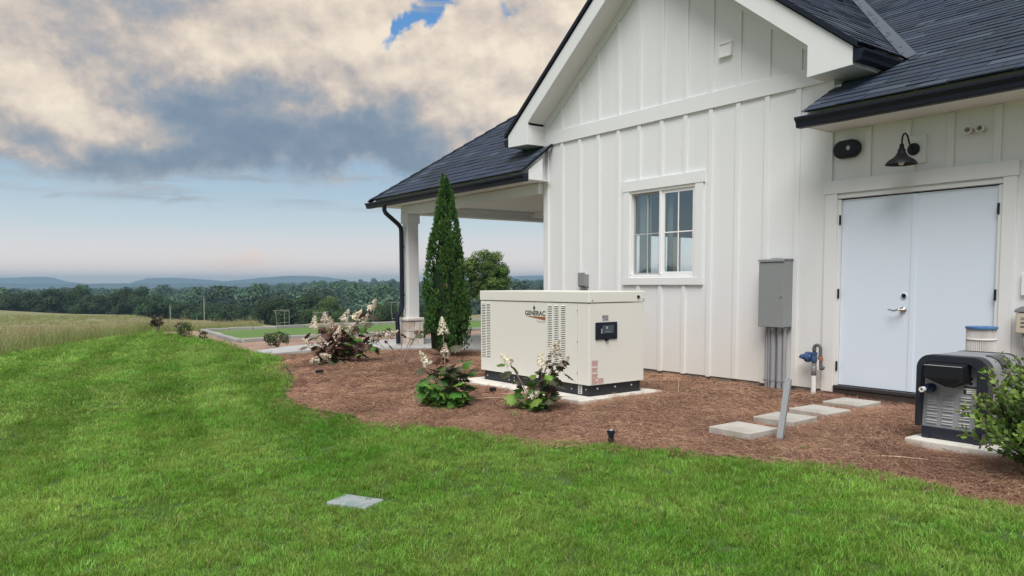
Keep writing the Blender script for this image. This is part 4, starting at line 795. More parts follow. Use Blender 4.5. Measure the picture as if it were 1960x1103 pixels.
# ------------------------------------------------------------------ scatter by geometry nodes
def scatter(name, pts, rot, scl, idx, sources, label, cat):
    me = bpy.data.meshes.new(name); me.from_pydata(np.asarray(pts).tolist(), [], [])
    a = me.attributes.new('rot', 'FLOAT_VECTOR', 'POINT'); a.data.foreach_set('vector', np.asarray(rot, np.float32).ravel())
    a = me.attributes.new('scl', 'FLOAT_VECTOR', 'POINT'); a.data.foreach_set('vector', np.asarray(scl, np.float32).ravel())
    a = me.attributes.new('pick', 'INT', 'POINT'); a.data.foreach_set('value', np.asarray(idx, np.int32))
    o = link(name, me); ng = bpy.data.node_groups.new(name, 'GeometryNodeTree'); ng.interface.new_socket('Geometry', in_out='INPUT', socket_type='NodeSocketGeometry'); ng.interface.new_socket('Geometry', in_out='OUTPUT', socket_type='NodeSocketGeometry')
    n = ng.nodes.new; L = ng.links; gi = n('NodeGroupInput'); go = n('NodeGroupOutput'); jn = n('GeometryNodeJoinGeometry')
    def attr(nm, ty): q = n('GeometryNodeInputNamedAttribute'); q.data_type = ty; q.inputs['Name'].default_value = nm; return q.outputs[0]
    ra, sa, pa = attr('rot', 'FLOAT_VECTOR'), attr('scl', 'FLOAT_VECTOR'), attr('pick', 'INT')
    e2r = n('FunctionNodeEulerToRotation'); L.new(ra, e2r.inputs[0])
    for k, s in enumerate(sources):
        io = n('GeometryNodeInstanceOnPoints'); oi = n('GeometryNodeObjectInfo'); oi.inputs['Object'].default_value = s; oi.inputs['As Instance'].default_value = True
        cmp_ = n('FunctionNodeCompare'); cmp_.data_type = 'INT'; cmp_.operation = 'EQUAL'; L.new(pa, cmp_.inputs[2]); cmp_.inputs[3].default_value = k
        L.new(gi.outputs[0], io.inputs['Points']); L.new(cmp_.outputs[0], io.inputs['Selection']); L.new(oi.outputs['Geometry'], io.inputs['Instance']); L.new(e2r.outputs[0], io.inputs['Rotation']); L.new(sa, io.inputs['Scale']); L.new(io.outputs[0], jn.inputs[0])
    L.new(jn.outputs[0], go.inputs[0]); md = o.modifiers.new('scatter', 'NODES'); md.node_group = ng
    return tag(o, label, cat, kind='stuff')
def source(name, me): return bpy.data.objects.new(name, me)     # lives only as scatter source, not linked to the scene
def np_mesh(name, V_, F_, mats, mi=None, smooth=False):
    me = bpy.data.meshes.new(name); me.from_pydata(V_, [], F_)
    for m in mats: me.materials.append(m)
    if mi is not None: me.polygons.foreach_set('material_index', mi)
    if smooth: me.polygons.foreach_set('use_smooth', [True] * len(me.polygons))
    return me
def blade_mat(name, c, c2, tip=None, trans=.3, inst=.25, pscale=.9, rough=.5, big=.0):
    m = bpy.data.materials.new(name); m.use_nodes = True; t = m.node_tree; b = t.nodes['Principled BSDF']; L = t.links; nn = t.nodes.new
    g = nn('ShaderNodeNewGeometry'); nz = nn('ShaderNodeTexNoise'); nz.inputs['Scale'].default_value = pscale; nz.inputs['Detail'].default_value = 6; nz.inputs['Roughness'].default_value = .65; L.new(g.outputs['Position'], nz.inputs['Vector'])
    mr = nn('ShaderNodeMapRange'); mr.inputs[1].default_value = .36; mr.inputs[2].default_value = .64; L.new(nz.outputs[0], mr.inputs[0])
    mx = nn('ShaderNodeMix'); mx.data_type = 'RGBA'; L.new(mr.outputs[0], mx.inputs[0]); mx.inputs[6].default_value = (*c, 1); mx.inputs[7].default_value = (*c2, 1); cur = mx.outputs[2]
    oi = nn('ShaderNodeObjectInfo'); hv = nn('ShaderNodeHueSaturation'); L.new(cur, hv.inputs['Color'])
    ma = nn('ShaderNodeMath'); ma.operation = 'MULTIPLY_ADD'; L.new(oi.outputs['Random'], ma.inputs[0]); ma.inputs[1].default_value = 2 * inst; ma.inputs[2].default_value = 1 - inst; n2 = nn('ShaderNodeTexNoise'); n2.inputs['Scale'].default_value = pscale * .31; n2.inputs['Detail'].default_value = 3; L.new(g.outputs['Position'], n2.inputs['Vector']); m2 = nn('ShaderNodeMath'); m2.operation = 'MULTIPLY_ADD'; L.new(n2.outputs[0], m2.inputs[0]); m2.inputs[1].default_value = big * 2; m2.inputs[2].default_value = 1 - big; m3 = nn('ShaderNodeMath'); m3.operation = 'MULTIPLY'; L.new(ma.outputs[0], m3.inputs[0]); L.new(m2.outputs[0], m3.inputs[1]); L.new(m3.outputs[0], hv.inputs['Value'])
    mh = nn('ShaderNodeMath'); mh.operation = 'MULTIPLY_ADD'; L.new(oi.outputs['Random'], mh.inputs[0]); mh.inputs[1].default_value = .035; mh.inputs[2].default_value = .4825; L.new(mh.outputs[0], hv.inputs['Hue'])
    L.new(hv.outputs[0], b.inputs['Base Color']); b.inputs['Roughness'].default_value = rough; b.inputs['Specular IOR Level'].default_value = .3
    td = nn('ShaderNodeBsdfTranslucent'); L.new(hv.outputs[0], td.inputs[0]); ms = nn('ShaderNodeMixShader'); ms.inputs[0].default_value = trans; L.new(b.outputs[0], ms.inputs[1]); L.new(td.outputs[0], ms.inputs[2]); L.new(ms.outputs[0], t.nodes['Material Output'].inputs[0])
    return m
def blades(n, rad, h, w, lean, mats, split=None, seed=0, curl=.5):
    g = np.random.default_rng(seed); V_ = []; F_ = []; mi = []
    for k in range(n):
        a = g.uniform(0, 6.283); r_ = rad * math.sqrt(g.uniform()); x, y = r_ * math.cos(a), r_ * math.sin(a); hh = h * g.uniform(.55, 1.15); ww = w * g.uniform(.7, 1.3)
        b = g.uniform(0, 6.283); ln = lean * g.uniform(.2, 1.2) * hh; dx, dy = math.cos(b), math.sin(b); c = g.uniform(0, 6.283); sx_, sy_ = math.cos(c) * ww / 2, math.sin(c) * ww / 2
        i = len(V_); V_ += [(x - sx_, y - sy_, 0), (x + sx_, y + sy_, 0), (x + dx * ln * .35 - sx_ * .9, y + dy * ln * .35 - sy_ * .9, hh * .55), (x + dx * ln * .35 + sx_ * .9, y + dy * ln * .35 + sy_ * .9, hh * .55), (x + dx * ln, y + dy * ln, hh * (1 - curl * .2))]
        F_ += [(i, i + 1, i + 3, i + 2), (i + 2, i + 3, i + 4)]; q = 0 if split is None or g.uniform() > split else 1; mi += [q, q]
    return np_mesh('blades', V_, F_, mats, mi)
GREEN = blade_mat('turf_blade', (.135, .315, .030), (.300, .450, .090), trans=.36, inst=.32, pscale=1.1, big=.34)
STRAWB = blade_mat('dry_blade', (.38, .36, .17), (.34, .35, .14), trans=.3, inst=.2)
near_src = [source('tuft', blades(50, .062, .044, .0037, .65, [GREEN, STRAWB], .035, s)) for s in range(4)] + [source('tuft', blades(26, .07, .07, .0044, .9, [GREEN, STRAWB], .03, 9))]
far_src = [source('tuft', blades(60, .13, .044, .0075, .75, [GREEN, STRAWB], .035, 20 + s)) for s in range(3)]
def wedge(n, r0, r1, t0=-1.02, t1=1.02):
    """points in the sector in front of the camera, uniform per square metre"""
    a0, a1 = math.atan(t0), math.atan(t1); r_ = np.sqrt(nr.uniform(r0 * r0, r1 * r1, n)); a = nr.uniform(a0, a1, n) + YAW
    return CAM.x - np.sin(a - 2 * (a - YAW)) * 0 + r_ * (-np.sin(YAW) * np.cos(a - YAW) + np.cos(YAW) * np.sin(a - YAW)), CAM.y + r_ * (np.cos(YAW) * np.cos(a - YAW) + np.sin(YAW) * np.sin(a - YAW))
def area(r0, r1, t0=-1.02, t1=1.02): return (math.atan(t1) - math.atan(t0)) / 2 * (r1 * r1 - r0 * r0)
def lawn_pts(r0, r1, dens):
    x, y = wedge(int(area(r0, r1) * dens), r0, r1); ok = inside(LAWN, x, y)
    ang = R(28); u = (x - 5.22) * math.cos(ang) + (y + 5.86) * math.sin(ang); v = -(x - 5.22) * math.sin(ang) + (y + 5.86) * math.cos(ang)
    ok &= ~((np.abs(u) < .15) & (np.abs(v) < .095)); return x[ok], y[ok]
def emit(parts, sources_n, hs):
    P_, R_, S_, I_ = [], [], [], []
    for (x, y), base, cnt, sc in parts:
        n = len(x); z = T(x, y) + swell(x, y); patch = 1 + .20 * np.sin(x * 1.9 + np.sin(y * 1.3) * 2) * np.sin(y * 1.7 - x * .6) + .12 * np.sin(x * .7 + 1) * np.sin(y * .9)
        P_.append(np.stack([x, y, z], 1)); tl = .20; sv_ = y + 7.5 + .16 * (x - 4) - .004 * (x - 4) ** 2; stripe = np.sign(np.sin(sv_ * math.pi / .62)) * np.clip((5.5 - x) / 4, 0, 1) * .42; a_r = nr.uniform(0, 6.283, n); lx_ = stripe * -.9 + nr.normal(0, tl, n); ly_ = stripe * .25 + nr.normal(0, tl, n); R_.append(np.stack([lx_ * np.sin(a_r) - ly_ * np.cos(a_r), lx_ * np.cos(a_r) + ly_ * np.sin(a_r), a_r], 1))
        s = sc * nr.uniform(.8, 1.2, n); S_.append(np.stack([s, s, s * patch * nr.uniform(.8, 1.2, n)], 1)); I_.append(base + nr.integers(0, cnt, n))
    return np.concatenate(P_), np.concatenate(R_), np.concatenate(S_), np.concatenate(I_)
a_ = lawn_pts(1.6, 5.2, 450); b_ = lawn_pts(5.2, 10, 300); c_ = lawn_pts(10, 17, 130); d_ = lawn_pts(17, 29, 65)
longb = lawn_pts(1.6, 9, 6)
p_, r_, s_, i_ = emit([(a_, 0, 4, .95), (b_, 0, 4, 1.05), (longb, 4, 1, 1.0), (c_, 5, 3, .95), (d_, 5, 3, 1.25)], 8, 1)
scatter('lawn_grass', p_, r_, s_, i_, near_src + far_src, 'short bright green blades of the mown lawn', 'grass')
# pine straw
STR = [blade_mat('straw_%d' % k, c, c2, trans=.12, inst=.30, pscale=1.6, big=.35, rough=.6) for k, (c, c2) in enumerate((((.42, .245, .165), (.27, .15, .10)), ((.62, .42, .30), (.42, .26, .18)), ((.15, .085, .058), (.20, .11, .075))))]
def needles(n, rad, ln, w, seed, hz=.016):
    g = np.random.default_rng(seed); V_ = []; F_ = []; mi = []
    for k in range(n):
        x, y = g.normal(0, rad / 2, 2); z = g.uniform(0.004, hz); a = g.uniform(0, 6.283); l = ln * g.uniform(.5, 1.2); dx, dy = math.cos(a), math.sin(a); b = g.uniform(-.5, .5); ex, ey = math.cos(a + b), math.sin(a + b); ww = w * g.uniform(.7, 1.3); dz = g.normal(0, .006)
        p = [(x, y, z), (x + dx * l / 2, y + dy * l / 2, max(.002, z + dz + .008)), (x + dx * l / 2 + ex * l / 2, y + dy * l / 2 + ey * l / 2, max(.0, z + dz * 1.6))]; i = len(V_)
        for q in p: V_ += [(q[0] - dy * ww / 2, q[1] + dx * ww / 2, q[2]), (q[0] + dy * ww / 2, q[1] - dx * ww / 2, q[2] + ww * .3)]
        F_ += [(i, i + 1, i + 3, i + 2), (i + 2, i + 3, i + 5, i + 4)]; q = int(g.choice([0, 0, 0, 1, 2])); mi += [q, q]
    return np_mesh('needles', V_, F_, STR, mi)
st_src = [source('straw', needles(84, .17, .085, .0019, 40 + s)) for s in range(4)] + [source('straw', needles(70, .24, .11, .0032, 60 + s)) for s in range(2)]
xs_, ys_, ii = [], [], []
for r0, r1, dn, b0, bn in ((2.5, 8.5, 210, 0, 4), (8.5, 18, 85, 4, 2)):
    x, y = wedge(int(area(r0, r1) * dn), r0, r1); ok = inside(BED, x, y) & ~((x > 1.18) & (x < 3.84) & (y > -2.68) & (y < -1.2)) & (y < .05) & ~((x > 6.74) & (x < 7.70) & (y > -1.98) & (y < -.98))
    for px_, py_, hw in ((5.80, -2.565, .29), (5.71, -1.83, .29), (5.67, -1.20, .29), (5.60, -.505, .29)): ok &= ~((np.abs(x - px_) < hw) & (np.abs(y - py_) < hw))
    xs_.append(x[ok]); ys_.append(y[ok]); ii.append(b0 + nr.integers(0, bn, ok.sum()))
x = np.concatenate(xs_); y = np.concatenate(ys_); n = len(x)
scatter('pine_straw', np.stack([x, y, T(x, y) + bumpy(x, y) - .012], 1), np.stack([nr.normal(0, .035, n), nr.normal(0, .035, n), nr.uniform(0, 6.28, n)], 1), np.stack([nr.uniform(.8, 1.25, n)] * 3, 1), np.concatenate(ii), st_src, 'loose brown pine needles covering the planting bed', 'pine straw')
# meadow grass
MG = [blade_mat('meadow_blade', (.26, .33, .105), (.33, .325, .15), trans=.3, inst=.2, pscale=.08), blade_mat('seed_head', (.46, .38, .24), (.40, .35, .20), trans=.25, inst=.25, pscale=.08)]
def meadow_clump(n, rad, h, w, seed):
    g = np.random.default_rng(seed); V_ = []; F_ = []; mi = []
    for k in range(n):
        a = g.uniform(0, 6.283); q = rad * math.sqrt(g.uniform()); x, y = q * math.cos(a), q * math.sin(a); hh = h * g.uniform(.35, 1.1); b = g.uniform(0, 6.283); ln = .22 * hh * g.uniform(.2, 1.5); dx, dy = math.cos(b) * ln, math.sin(b) * ln; c = g.uniform(0, 6.283); sx_, sy_ = math.cos(c) * w / 2, math.sin(c) * w / 2; i = len(V_)
        V_ += [(x - sx_, y - sy_, 0), (x + sx_, y + sy_, 0), (x + dx * .4 - sx_ * .7, y + dy * .4 - sy_ * .7, hh * .6), (x + dx * .4 + sx_ * .7, y + dy * .4 + sy_ * .7, hh * .6), (x + dx, y + dy, hh)]
        F_ += [(i, i + 1, i + 3, i + 2), (i + 2, i + 3, i + 4)]; mi += [0, 0]
        if hh > .62 * h and g.uniform() < .7:
            i = len(V_); e = .12 * h * g.uniform(.7, 1.3); sw = w * 1.5; V_ += [(x + dx - sx_ / w * sw / 2, y + dy - sy_ / w * sw / 2, hh * .96), (x + dx + sx_ / w * sw / 2, y + dy + sy_ / w * sw / 2, hh * .98), (x + dx * 1.2, y + dy * 1.2, hh + e)]; F_ += [(i, i + 1, i + 2)]; mi += [1]
    return np_mesh('meadow_clump', V_, F_, MG, mi)
mg_src = [source('clump', meadow_clump(46, .20, .60, .010, 70 + s)) for s in range(3)] + [source('clump', meadow_clump(60, .55, .60, .028, 80 + s)) for s in range(2)]
xs_, ys_, ii, sc = [], [], [], []
for r0, r1, dn, b0, bn, s in ((14, 32, 9, 0, 3, 1.), (32, 60, 2.6, 3, 2, .95), (60, 135, .8, 3, 2, .9)):
    x, y = wedge(int(area(r0, r1, -1.0, -.2) * dn), r0, r1, -1.0, -.2); ok = ~inside(LAWN, x, y) & ~inside(STRIP, x, y) & ~inside(COURT, x, y) & ~((x > -17.5) & (y > -1.2)) & ~((x > -15.6) & (y > -3.0)) & (x < -4)
    tq = ((x - CAM.x) * math.cos(YAW) + (y - CAM.y) * math.sin(YAW)) / np.maximum(.1, -(x - CAM.x) * math.sin(YAW) + (y - CAM.y) * math.cos(YAW)); ok &= (tq < -.335)
    xs_.append(x[ok]); ys_.append(y[ok]); ii.append(b0 + nr.integers(0, bn, ok.sum())); sc.append(s * nr.uniform(.6, 1.15, ok.sum()))
x = np.concatenate(xs_); y = np.concatenate(ys_); n = len(x); s = np.concatenate(sc)
hmod = np.interp(np.hypot(x - CAM.x, y - CAM.y), [26, 40, 60, 130], [.9, .55, .32, .18])
scatter('meadow_grass', np.stack([x, y, T(x, y) - .10], 1), np.stack([nr.normal(0, .1, n), nr.normal(0, .1, n), nr.uniform(0, 6.28, n)], 1), np.stack([s, s, s * hmod], 1), np.concatenate(ii), mg_src, 'tall dry meadow grass with tan seed heads', 'meadow grass')
# ------------------------------------------------------------------ leaves
def leafmat(name, c, c2, trans=.25, rough=.5): return blade_mat(name, c, c2, trans=trans, inst=.22, pscale=2.5, rough=rough)
L_green = leafmat('leaf_green', (.070, .170, .028), (.10, .21, .042)); L_lime = leafmat('leaf_lime', (.18, .33, .05), (.22, .36, .08)); L_brown = leafmat('leaf_brown', (.185, .105, .075), (.13, .078, .054)); L_dark = leafmat('leaf_dark', (.075, .095, .045), (.10, .085, .05)); L_petal = leafmat('petal_cream', (.74, .70, .57), (.68, .58, .46), .2); L_pink = leafmat('petal_pink', (.68, .56, .46), (.74, .67, .55), .2)
m_twig = mat('twig_bark', (.26, .20, .15), .85, var=.2, vscale=30); m_bark = mat('bark', (.10, .078, .06), .9, var=.3, vscale=12, bump=.1, bscale=30)
def oak_leaf(sz, m, cup=.25):
    out = [(0, 0), (.16, .10), (.36, .14), (.30, .30), (.50, .42), (.34, .50), (.40, .72), (.18, .72), (0, 1.0), (-.18, .72), (-.40, .72), (-.34, .50), (-.50, .42), (-.30, .30), (-.36, .14), (-.16, .10)]
    vs = [(p[0] * sz, p[1] * sz, -abs(p[0]) * sz * cup - (p[1] - .3) ** 2 * sz * cup * .8) for p in out] + [(0, .4 * sz, .02 * sz)]
    return np_mesh('leaf', vs, [(i, (i + 1) % 16, 16) for i in range(16)], [m])
OAK = {k: [oak_leaf(s, m, c) for s, c in ((.13, .2), (.105, .45), (.085, .7))] for k, m in (('g', L_green), ('l', L_lime), ('b', L_brown), ('d', L_dark))}
def panicle(m, seed):
    g = np.random.default_rng(seed); V_ = []; F_ = []
    for k in range(180):
        h = g.uniform(0, 1); r_ = .056 * (1 - h) ** .8 + .008; a = g.uniform(0, 6.283); q = r_ * g.uniform(.7, 1.1); c = Vector((q * math.cos(a), q * math.sin(a), .19 * h)); s = g.uniform(.009, .015) * (1.15 - .5 * h); nrm = Vector((math.cos(a), math.sin(a), g.uniform(-.2, .8))).normalized(); u = nrm.orthogonal().normalized(); v = nrm.cross(u); ph = g.uniform(0, 3)
        i = len(V_); V_ += [tuple(c + (u * math.cos(ph + j * math.pi / 2) + v * math.sin(ph + j * math.pi / 2)) * s * (1.0 if j % 2 == 0 else .8)) for j in range(4)]; F_.append((i, i + 1, i + 2, i + 3))
    return np_mesh('flower_panicle', V_, F_, [m])
PAN = [panicle(L_petal, 1), panicle(L_petal, 2), panicle(L_pink, 3)]
def orient(o, pos, direction, roll=None):
    d = Vector(direction).normalized(); q = d.to_track_quat('Y', 'Z'); o.rotation_mode = 'QUATERNION'; o.rotation_quaternion = q @ Euler((0, rnd.uniform(-.9, .9) if roll is None else roll, 0)).to_quaternion(); o.location = pos
def hydrangea(x, y, label, stems, scale=1.0, psc=1.0):
    z = tz(x, y) - .01; z -= .014; t_ = thing('hydrangea', label, 'hydrangea', (x, y, z), 0, 'oakleaf hydrangeas in the straw bed')
    for (tx, ty, th), nl, kinds, pan, low in stems:
        tip = Vector((tx, ty, th)); mid = Vector((tx * .45 + rnd.uniform(-.03, .03), ty * .45 + rnd.uniform(-.03, .03), th * .5)); pts = [Vector((rnd.uniform(-.04, .04), rnd.uniform(-.04, .04), 0)), mid, tip]
        pp = [pts[0] * (1 - u) ** 2 + pts[1] * 2 * u * (1 - u) + pts[2] * u * u for u in [k / 6 for k in range(7)]]
        MB().tube([tuple(p) for p in pp], [.008, .0075, .007, .006, .0055, .005, .004], 5).build('stem', m_twig, t_, smooth=True)
        nl = int(nl * 1.25)
        for k in range(nl):
            u = low + (1 - low) * (k + .5) / nl; p = pts[0] * (1 - u) ** 2 + pts[1] * 2 * u * (1 - u) + pts[2] * u * u; a = k * 2.4 + rnd.uniform(-.5, .5)
            d = Vector((math.cos(a), math.sin(a), rnd.uniform(-.75, .35))); pet = rnd.uniform(.03, .075) * scale; ki = kinds[int(rnd.random() * len(kinds))]; o = link('leaf', rnd.choice(OAK[ki]), t_); orient(o, p + d.normalized() * pet, d); s = scale * rnd.uniform(1.0, 1.5); o.scale = (s, s, s)
        if pan:
            q = tip - mid; o = link('flower_panicle', PAN[pan - 1], t_); o.rotation_mode = 'QUATERNION'; o.rotation_quaternion = (q.normalized() + Vector((rnd.uniform(-.7, .7), rnd.uniform(-.7, .7), -.1))).to_track_quat('Z', 'Y'); o.location = tip; s = rnd.uniform(.85, 1.15) * scale * psc; o.scale = (s * 1.15, s * 1.15, s)
vr = (math.cos(YAW), math.sin(YAW))                       # along the picture's width, on the ground
def off(u, d): return (vr[0] * u - vr[1] * d, vr[1] * u + vr[0] * d)
def S(u, d, h, n, k, pan, low=.35): q = off(u, d); return ((q[0], q[1], h), n, k, pan, low)
hydrangea(-1.95, -2.72, 'large brown-leaved hydrangea with many cream flower heads, left of the conical evergreen', [
    S(u * 1.18, d * 1.1, h * 1.12, n, k, p, l) for u, d, h, n, k, p, l in (
    (-.36, -.05, .52, 9, 'bbbd', 1, .35), (-.24, .1, .60, 10, 'bbbb', 1, .35), (-.12, 0, .55, 10, 'bbbd', 3, .35), (-.42, .05, .30, 7, 'bdg', 3, .35), (.02, .1, .62, 9, 'bbb', 1, .35), (.10, -.1, .48, 10, 'bbbb', 3, .35), (-.02, -.18, .40, 10, 'bbbb', 3, .35), (-.22, -.18, .30, 9, 'bbbg', 3, .35), (.16, .12, .66, 8, 'bbd', 2, .35), (.26, .05, .60, 8, 'bgd', 3, .35), (.40, .08, .80, 7, 'bbd', 1, .35), (.30, -.1, .42, 9, 'gbgd', 0, .35), (.46, 0, .33, 9, 'gggl', 2, .35), (.50, .12, .50, 8, 'gdb', 0, .35), (-.30, -.22, .06, 9, 'ggd', 1, .35), (-.12, -.26, .12, 6, 'gdb', 3, .35), (.60, .1, .40, 6, 'dgb', 2, .35))], 1.28, .9)
hydrangea(-.95, -2.15, 'sparse leggy hydrangea of bare twigs with a few dark drooping leaves', [
    S(-.45, .05, .46, 2, 'd', 0, .85), S(-.22, -.05, .38, 1, 'd', 0, .9), S(-.02, .05, .55, 2, 'bd', 0, .85), S(.12, .1, .42, 1, 'b', 0, .9), S(.30, .05, .60, 3, 'bd', 0, .85), S(.38, -.05, .30, 0, 'd', 0), S(-.36, -.12, .18, 0, 'd', 0), S(.20, -.1, .26, 0, 'b', 0)], .9)
hydrangea(2.78, -3.66, 'hydrangea with a bright green leafy base and cream heads, left of the generator', [
    S(-.02, .1, .80, 5, 'bbd', 2, .55), S(.0, .05, .58, 8, 'bbd', 1, .4), S(-.18, 0, .47, 7, 'dgd', 1, .5), S(.16, .1, .52, 9, 'ddg', 0, .4), S(.24, .05, .44, 8, 'dgd', 0, .4), S(.10, -.05, .36, 10, 'gggd', 0), S(-.10, -.08, .33, 14, 'gggl', 0, .2), S(-.17, -.05, .24, 14, 'gggl', 0, .1), S(.06, -.14, .26, 14, 'gllg', 0, .1), S(.16, -.08, .24, 14, 'gglg', 0, .1), S(.0, -.16, .14, 13, 'gggl', 0, .1), S(.20, .02, .16, 12, 'ggd', 0, .1), S(-.04, .1, .28, 10, 'ggd', 0, .1), S(.05, .0, .50, 9, 'ggdb', 0, .3), S(-.12, .05, .42, 8, 'ggd', 0, .35)], 1.1, .78)
hydrangea(3.70, -3.14, 'hydrangea with dark upper leaves and cream heads standing before the generator', [
    S(-.26, .05, .50, 7, 'dgd', 2, .5), S(.16, .05, .62, 10, 'dddb', 1, .45), S(.22, .0, .56, 10, 'dddd', 2, .45), S(.06, .0, .48, 9, 'ddgl', 1, .4), S(.27, .08, .46, 8, 'ddd', 1, .5), S(.12, .1, .36, 9, 'bbd', 0), S(-.10, -.05, .26, 12, 'gggl', 0, .1), S(-.22, 0, .16, 11, 'ggl', 0, .1), S(-.04, -.12, .18, 12, 'glgl', 1, .1), S(.06, -.1, .14, 11, 'ggd', 0, .1), S(.16, -.05, .22, 11, 'ddg', 0, .1), S(-.14, .12, .22, 9, 'ggd', 0, .1)], .88, .82)
# weeds and stray twigs in the straw
WD = [blades(16, .05, .11, .006, .9, [leafmat('weed_leaf', (.17, .26, .06), (.24, .30, .10)), STRAWB], .15, 90 + k) for k in range(2)]
for k, (x, y, s, lab) in enumerate(((3.84, -3.52, 1.0, 'sparse grass tuft in the straw at the foot of the hydrangea before the generator'), (1.29, -3.60, .8, 'little weed tuft in open straw between the brown hydrangea and the leafy one'), (5.93, -2.86, .6, 'tiny green weed growing at the front edge of the nearest paver'), (2.63, -4.45, .8, 'small weed tuft close to the lawn edge below the leafy hydrangea'), (6.5, -2.75, .7, 'small weed tuft in the straw between the post and the lawn'))):
    o = link('weed_tuft', WD[k % 2]); o.location = (x, y, tz(x, y) - .005); o.scale = (s, s, s); o.rotation_euler = (0, 0, k * 1.3); tag(o, lab, 'weed', 'weeds in the planting bed')
m_pt = mat('pale_twig', (.55, .43, .30), .85, var=.15, vscale=20)
for (x0, y0), (x1, y1), h, r_, lab in (((2.70, -3.30), (2.95, -2.95), .015, .006, 'pale twig lying right of the leafy hydrangea'), ((3.95, -.50), (4.35, -.33), .01, .006, 'pale twig lying in the straw near the wall left of the conduits'), ((-2.42, -3.0), (-2.5, -2.5), .015, .007, 'pale twig lying left of the large brown hydrangea'), ((6.9, -2.62), (7.25, -2.42), .012, .005, 'pale twig lying in the straw in front of the pool heater')):
    z0, z1 = tz(x0, y0), tz(x1, y1); tag(MB().tube([(x0, y0, z0 + h), ((x0 + x1) / 2 + .02, (y0 + y1) / 2 - .02, (z0 + z1) / 2 + h + .012), (x1, y1, z1 + h)], [r_, r_, r_ * .6], 6).build('twig', m_pt, smooth=True), lab, 'twig', 'twigs in the planting bed')
tag(MB().tube([(3.88, -1.18, -.15), (3.885, -1.18, .06)], .004, 6).build('stake', m_pt), 'thin upright stake beside the generator pad', 'stake')
# ------------------------------------------------------------------ generic foliage crowns
def cards(centers, normals, sizes, aspect, mats, mi, seed=0):
    g = np.random.default_rng(seed); n = len(centers); nrm = normals / np.linalg.norm(normals, axis=1)[:, None]; rv = g.normal(size=(n, 3)); u = np.cross(nrm, rv); u /= np.linalg.norm(u, axis=1)[:, None]; v = np.cross(nrm, u)
    u = u * (sizes * .5)[:, None]; v = v * (sizes * .5 * aspect)[:, None]; bend = nrm * (sizes * .12)[:, None]
    V_ = np.stack([centers - u - bend, centers - v * .9, centers + u - bend, centers + v * .9], 1).reshape(-1, 3); F_ = np.arange(4 * n).reshape(n, 4)
    return np_mesh('crown', V_.tolist(), F_.tolist(), mats, mi.tolist())
def lobes_crown(nl, rx, rz, zc, lobe, ncards, size, mats, seed, aspect=.6, jit=.5):
    g = np.random.default_rng(seed); C_ = []
    for k in range(nl):
        d = g.normal(size=3); d /= np.linalg.norm(d); q = g.uniform(.45, 1.0) ** .6; C_.append((d[0] * rx * q, d[1] * rx * q, zc + d[2] * rz * q, lobe * g.uniform(.7, 1.25)))
    C_ = np.array(C_); pick = g.integers(0, nl, ncards); d = g.normal(size=(ncards, 3)); d /= np.linalg.norm(d, axis=1)[:, None]; rr = g.uniform(.55, 1.08, ncards); lr_ = C_[pick, 3]
    cen = C_[pick, :3] + d * (lr_ * rr)[:, None] * np.array([1, 1, .8]); nrm = d + g.normal(0, jit, (ncards, 3)) + np.array([0, 0, .4])
    sh = g.integers(0, 6, nl)[pick]; mi = np.where(sh == 0, len(mats) - 1, np.where(sh < 3, 0, 1)) if len(mats) > 2 else (sh > 2).astype(int)
    return cards(cen, nrm, size * g.uniform(.6, 1.3, ncards), aspect, mats, mi, seed)
def trunk_mesh(h, r_, limbs, spread, seed, m=m_bark):
    g = random.Random(seed); mb = MB(); mb.tube([(0, 0, -.3), (g.uniform(-.1, .1) * r_, 0, h * .35), (g.uniform(-.5, .5) * r_, g.uniform(-.5, .5) * r_, h * .7), (0, 0, h)], [r_ * 1.2, r_, r_ * .7, r_ * .25], 8)
    for k in range(limbs):
        a = k * 2.4 + g.uniform(-.4, .4); z0 = h * g.uniform(.35, .75); s = spread * g.uniform(.6, 1); mb.tube([(0, 0, z0), (math.cos(a) * s * .5, math.sin(a) * s * .5, z0 + s * .35), (math.cos(a) * s, math.sin(a) * s, z0 + s * .7)], [r_ * .5, r_ * .32, r_ * .1], 6)
    return mb.mesh('trunk', m, True)
# conical evergreen by the porch
E_ = [leafmat('evergreen_dark', (.030, .085, .018), (.045, .11, .024), .15), leafmat('evergreen_mid', (.065, .135, .028), (.08, .155, .034), .2), leafmat('evergreen_tip', (.12, .20, .042), (.10, .175, .036), .25)]
ax_, ay_ = -1.55, -.93
ev = thing('conical_evergreen', 'tall conical dark evergreen beside the porch column', 'evergreen', (ax_, ay_, tz(ax_, ay_)))
MB().tube([(0, 0, -.1), (.01, 0, 1.2), (0, 0, 2.8)], [.05, .035, .01], 8).build('trunk', m_bark, ev, smooth=True)
g = np.random.default_rng(5); n = 15000; hh = g.uniform(0, 1, n) ** .85
def prof(h): return .30 + .15 * np.clip(h / .25, 0, 1) - .0 * h if False else np.where(h < .2, .43 + .02 * h / .2, .45 * (1 - ((h - .2) / .8)) ** .82 + .035)
a = g.uniform(0, 6.283, n); flute = 1 + .10 * np.sin(a * 5 + hh * 4) + .07 * np.sin(a * 9 - hh * 15); flute = flute * (1 + .10 * np.sin(hh * 31 + a * 3) * np.sin(a * 4 - hh * 9) + .06 * np.sin(a * 13 + hh * 40)); rr = prof(hh) * .82 * flute * g.uniform(.62, 1.05, n); hgt = .10 + hh * 2.98
second = (g.uniform(size=n) < .20) & (hh < .66); cxo = np.where(second, -.20 * vr[0], 0); cyo = np.where(second, -.20 * vr[1], 0); rr = np.where(second, rr * .62, rr)
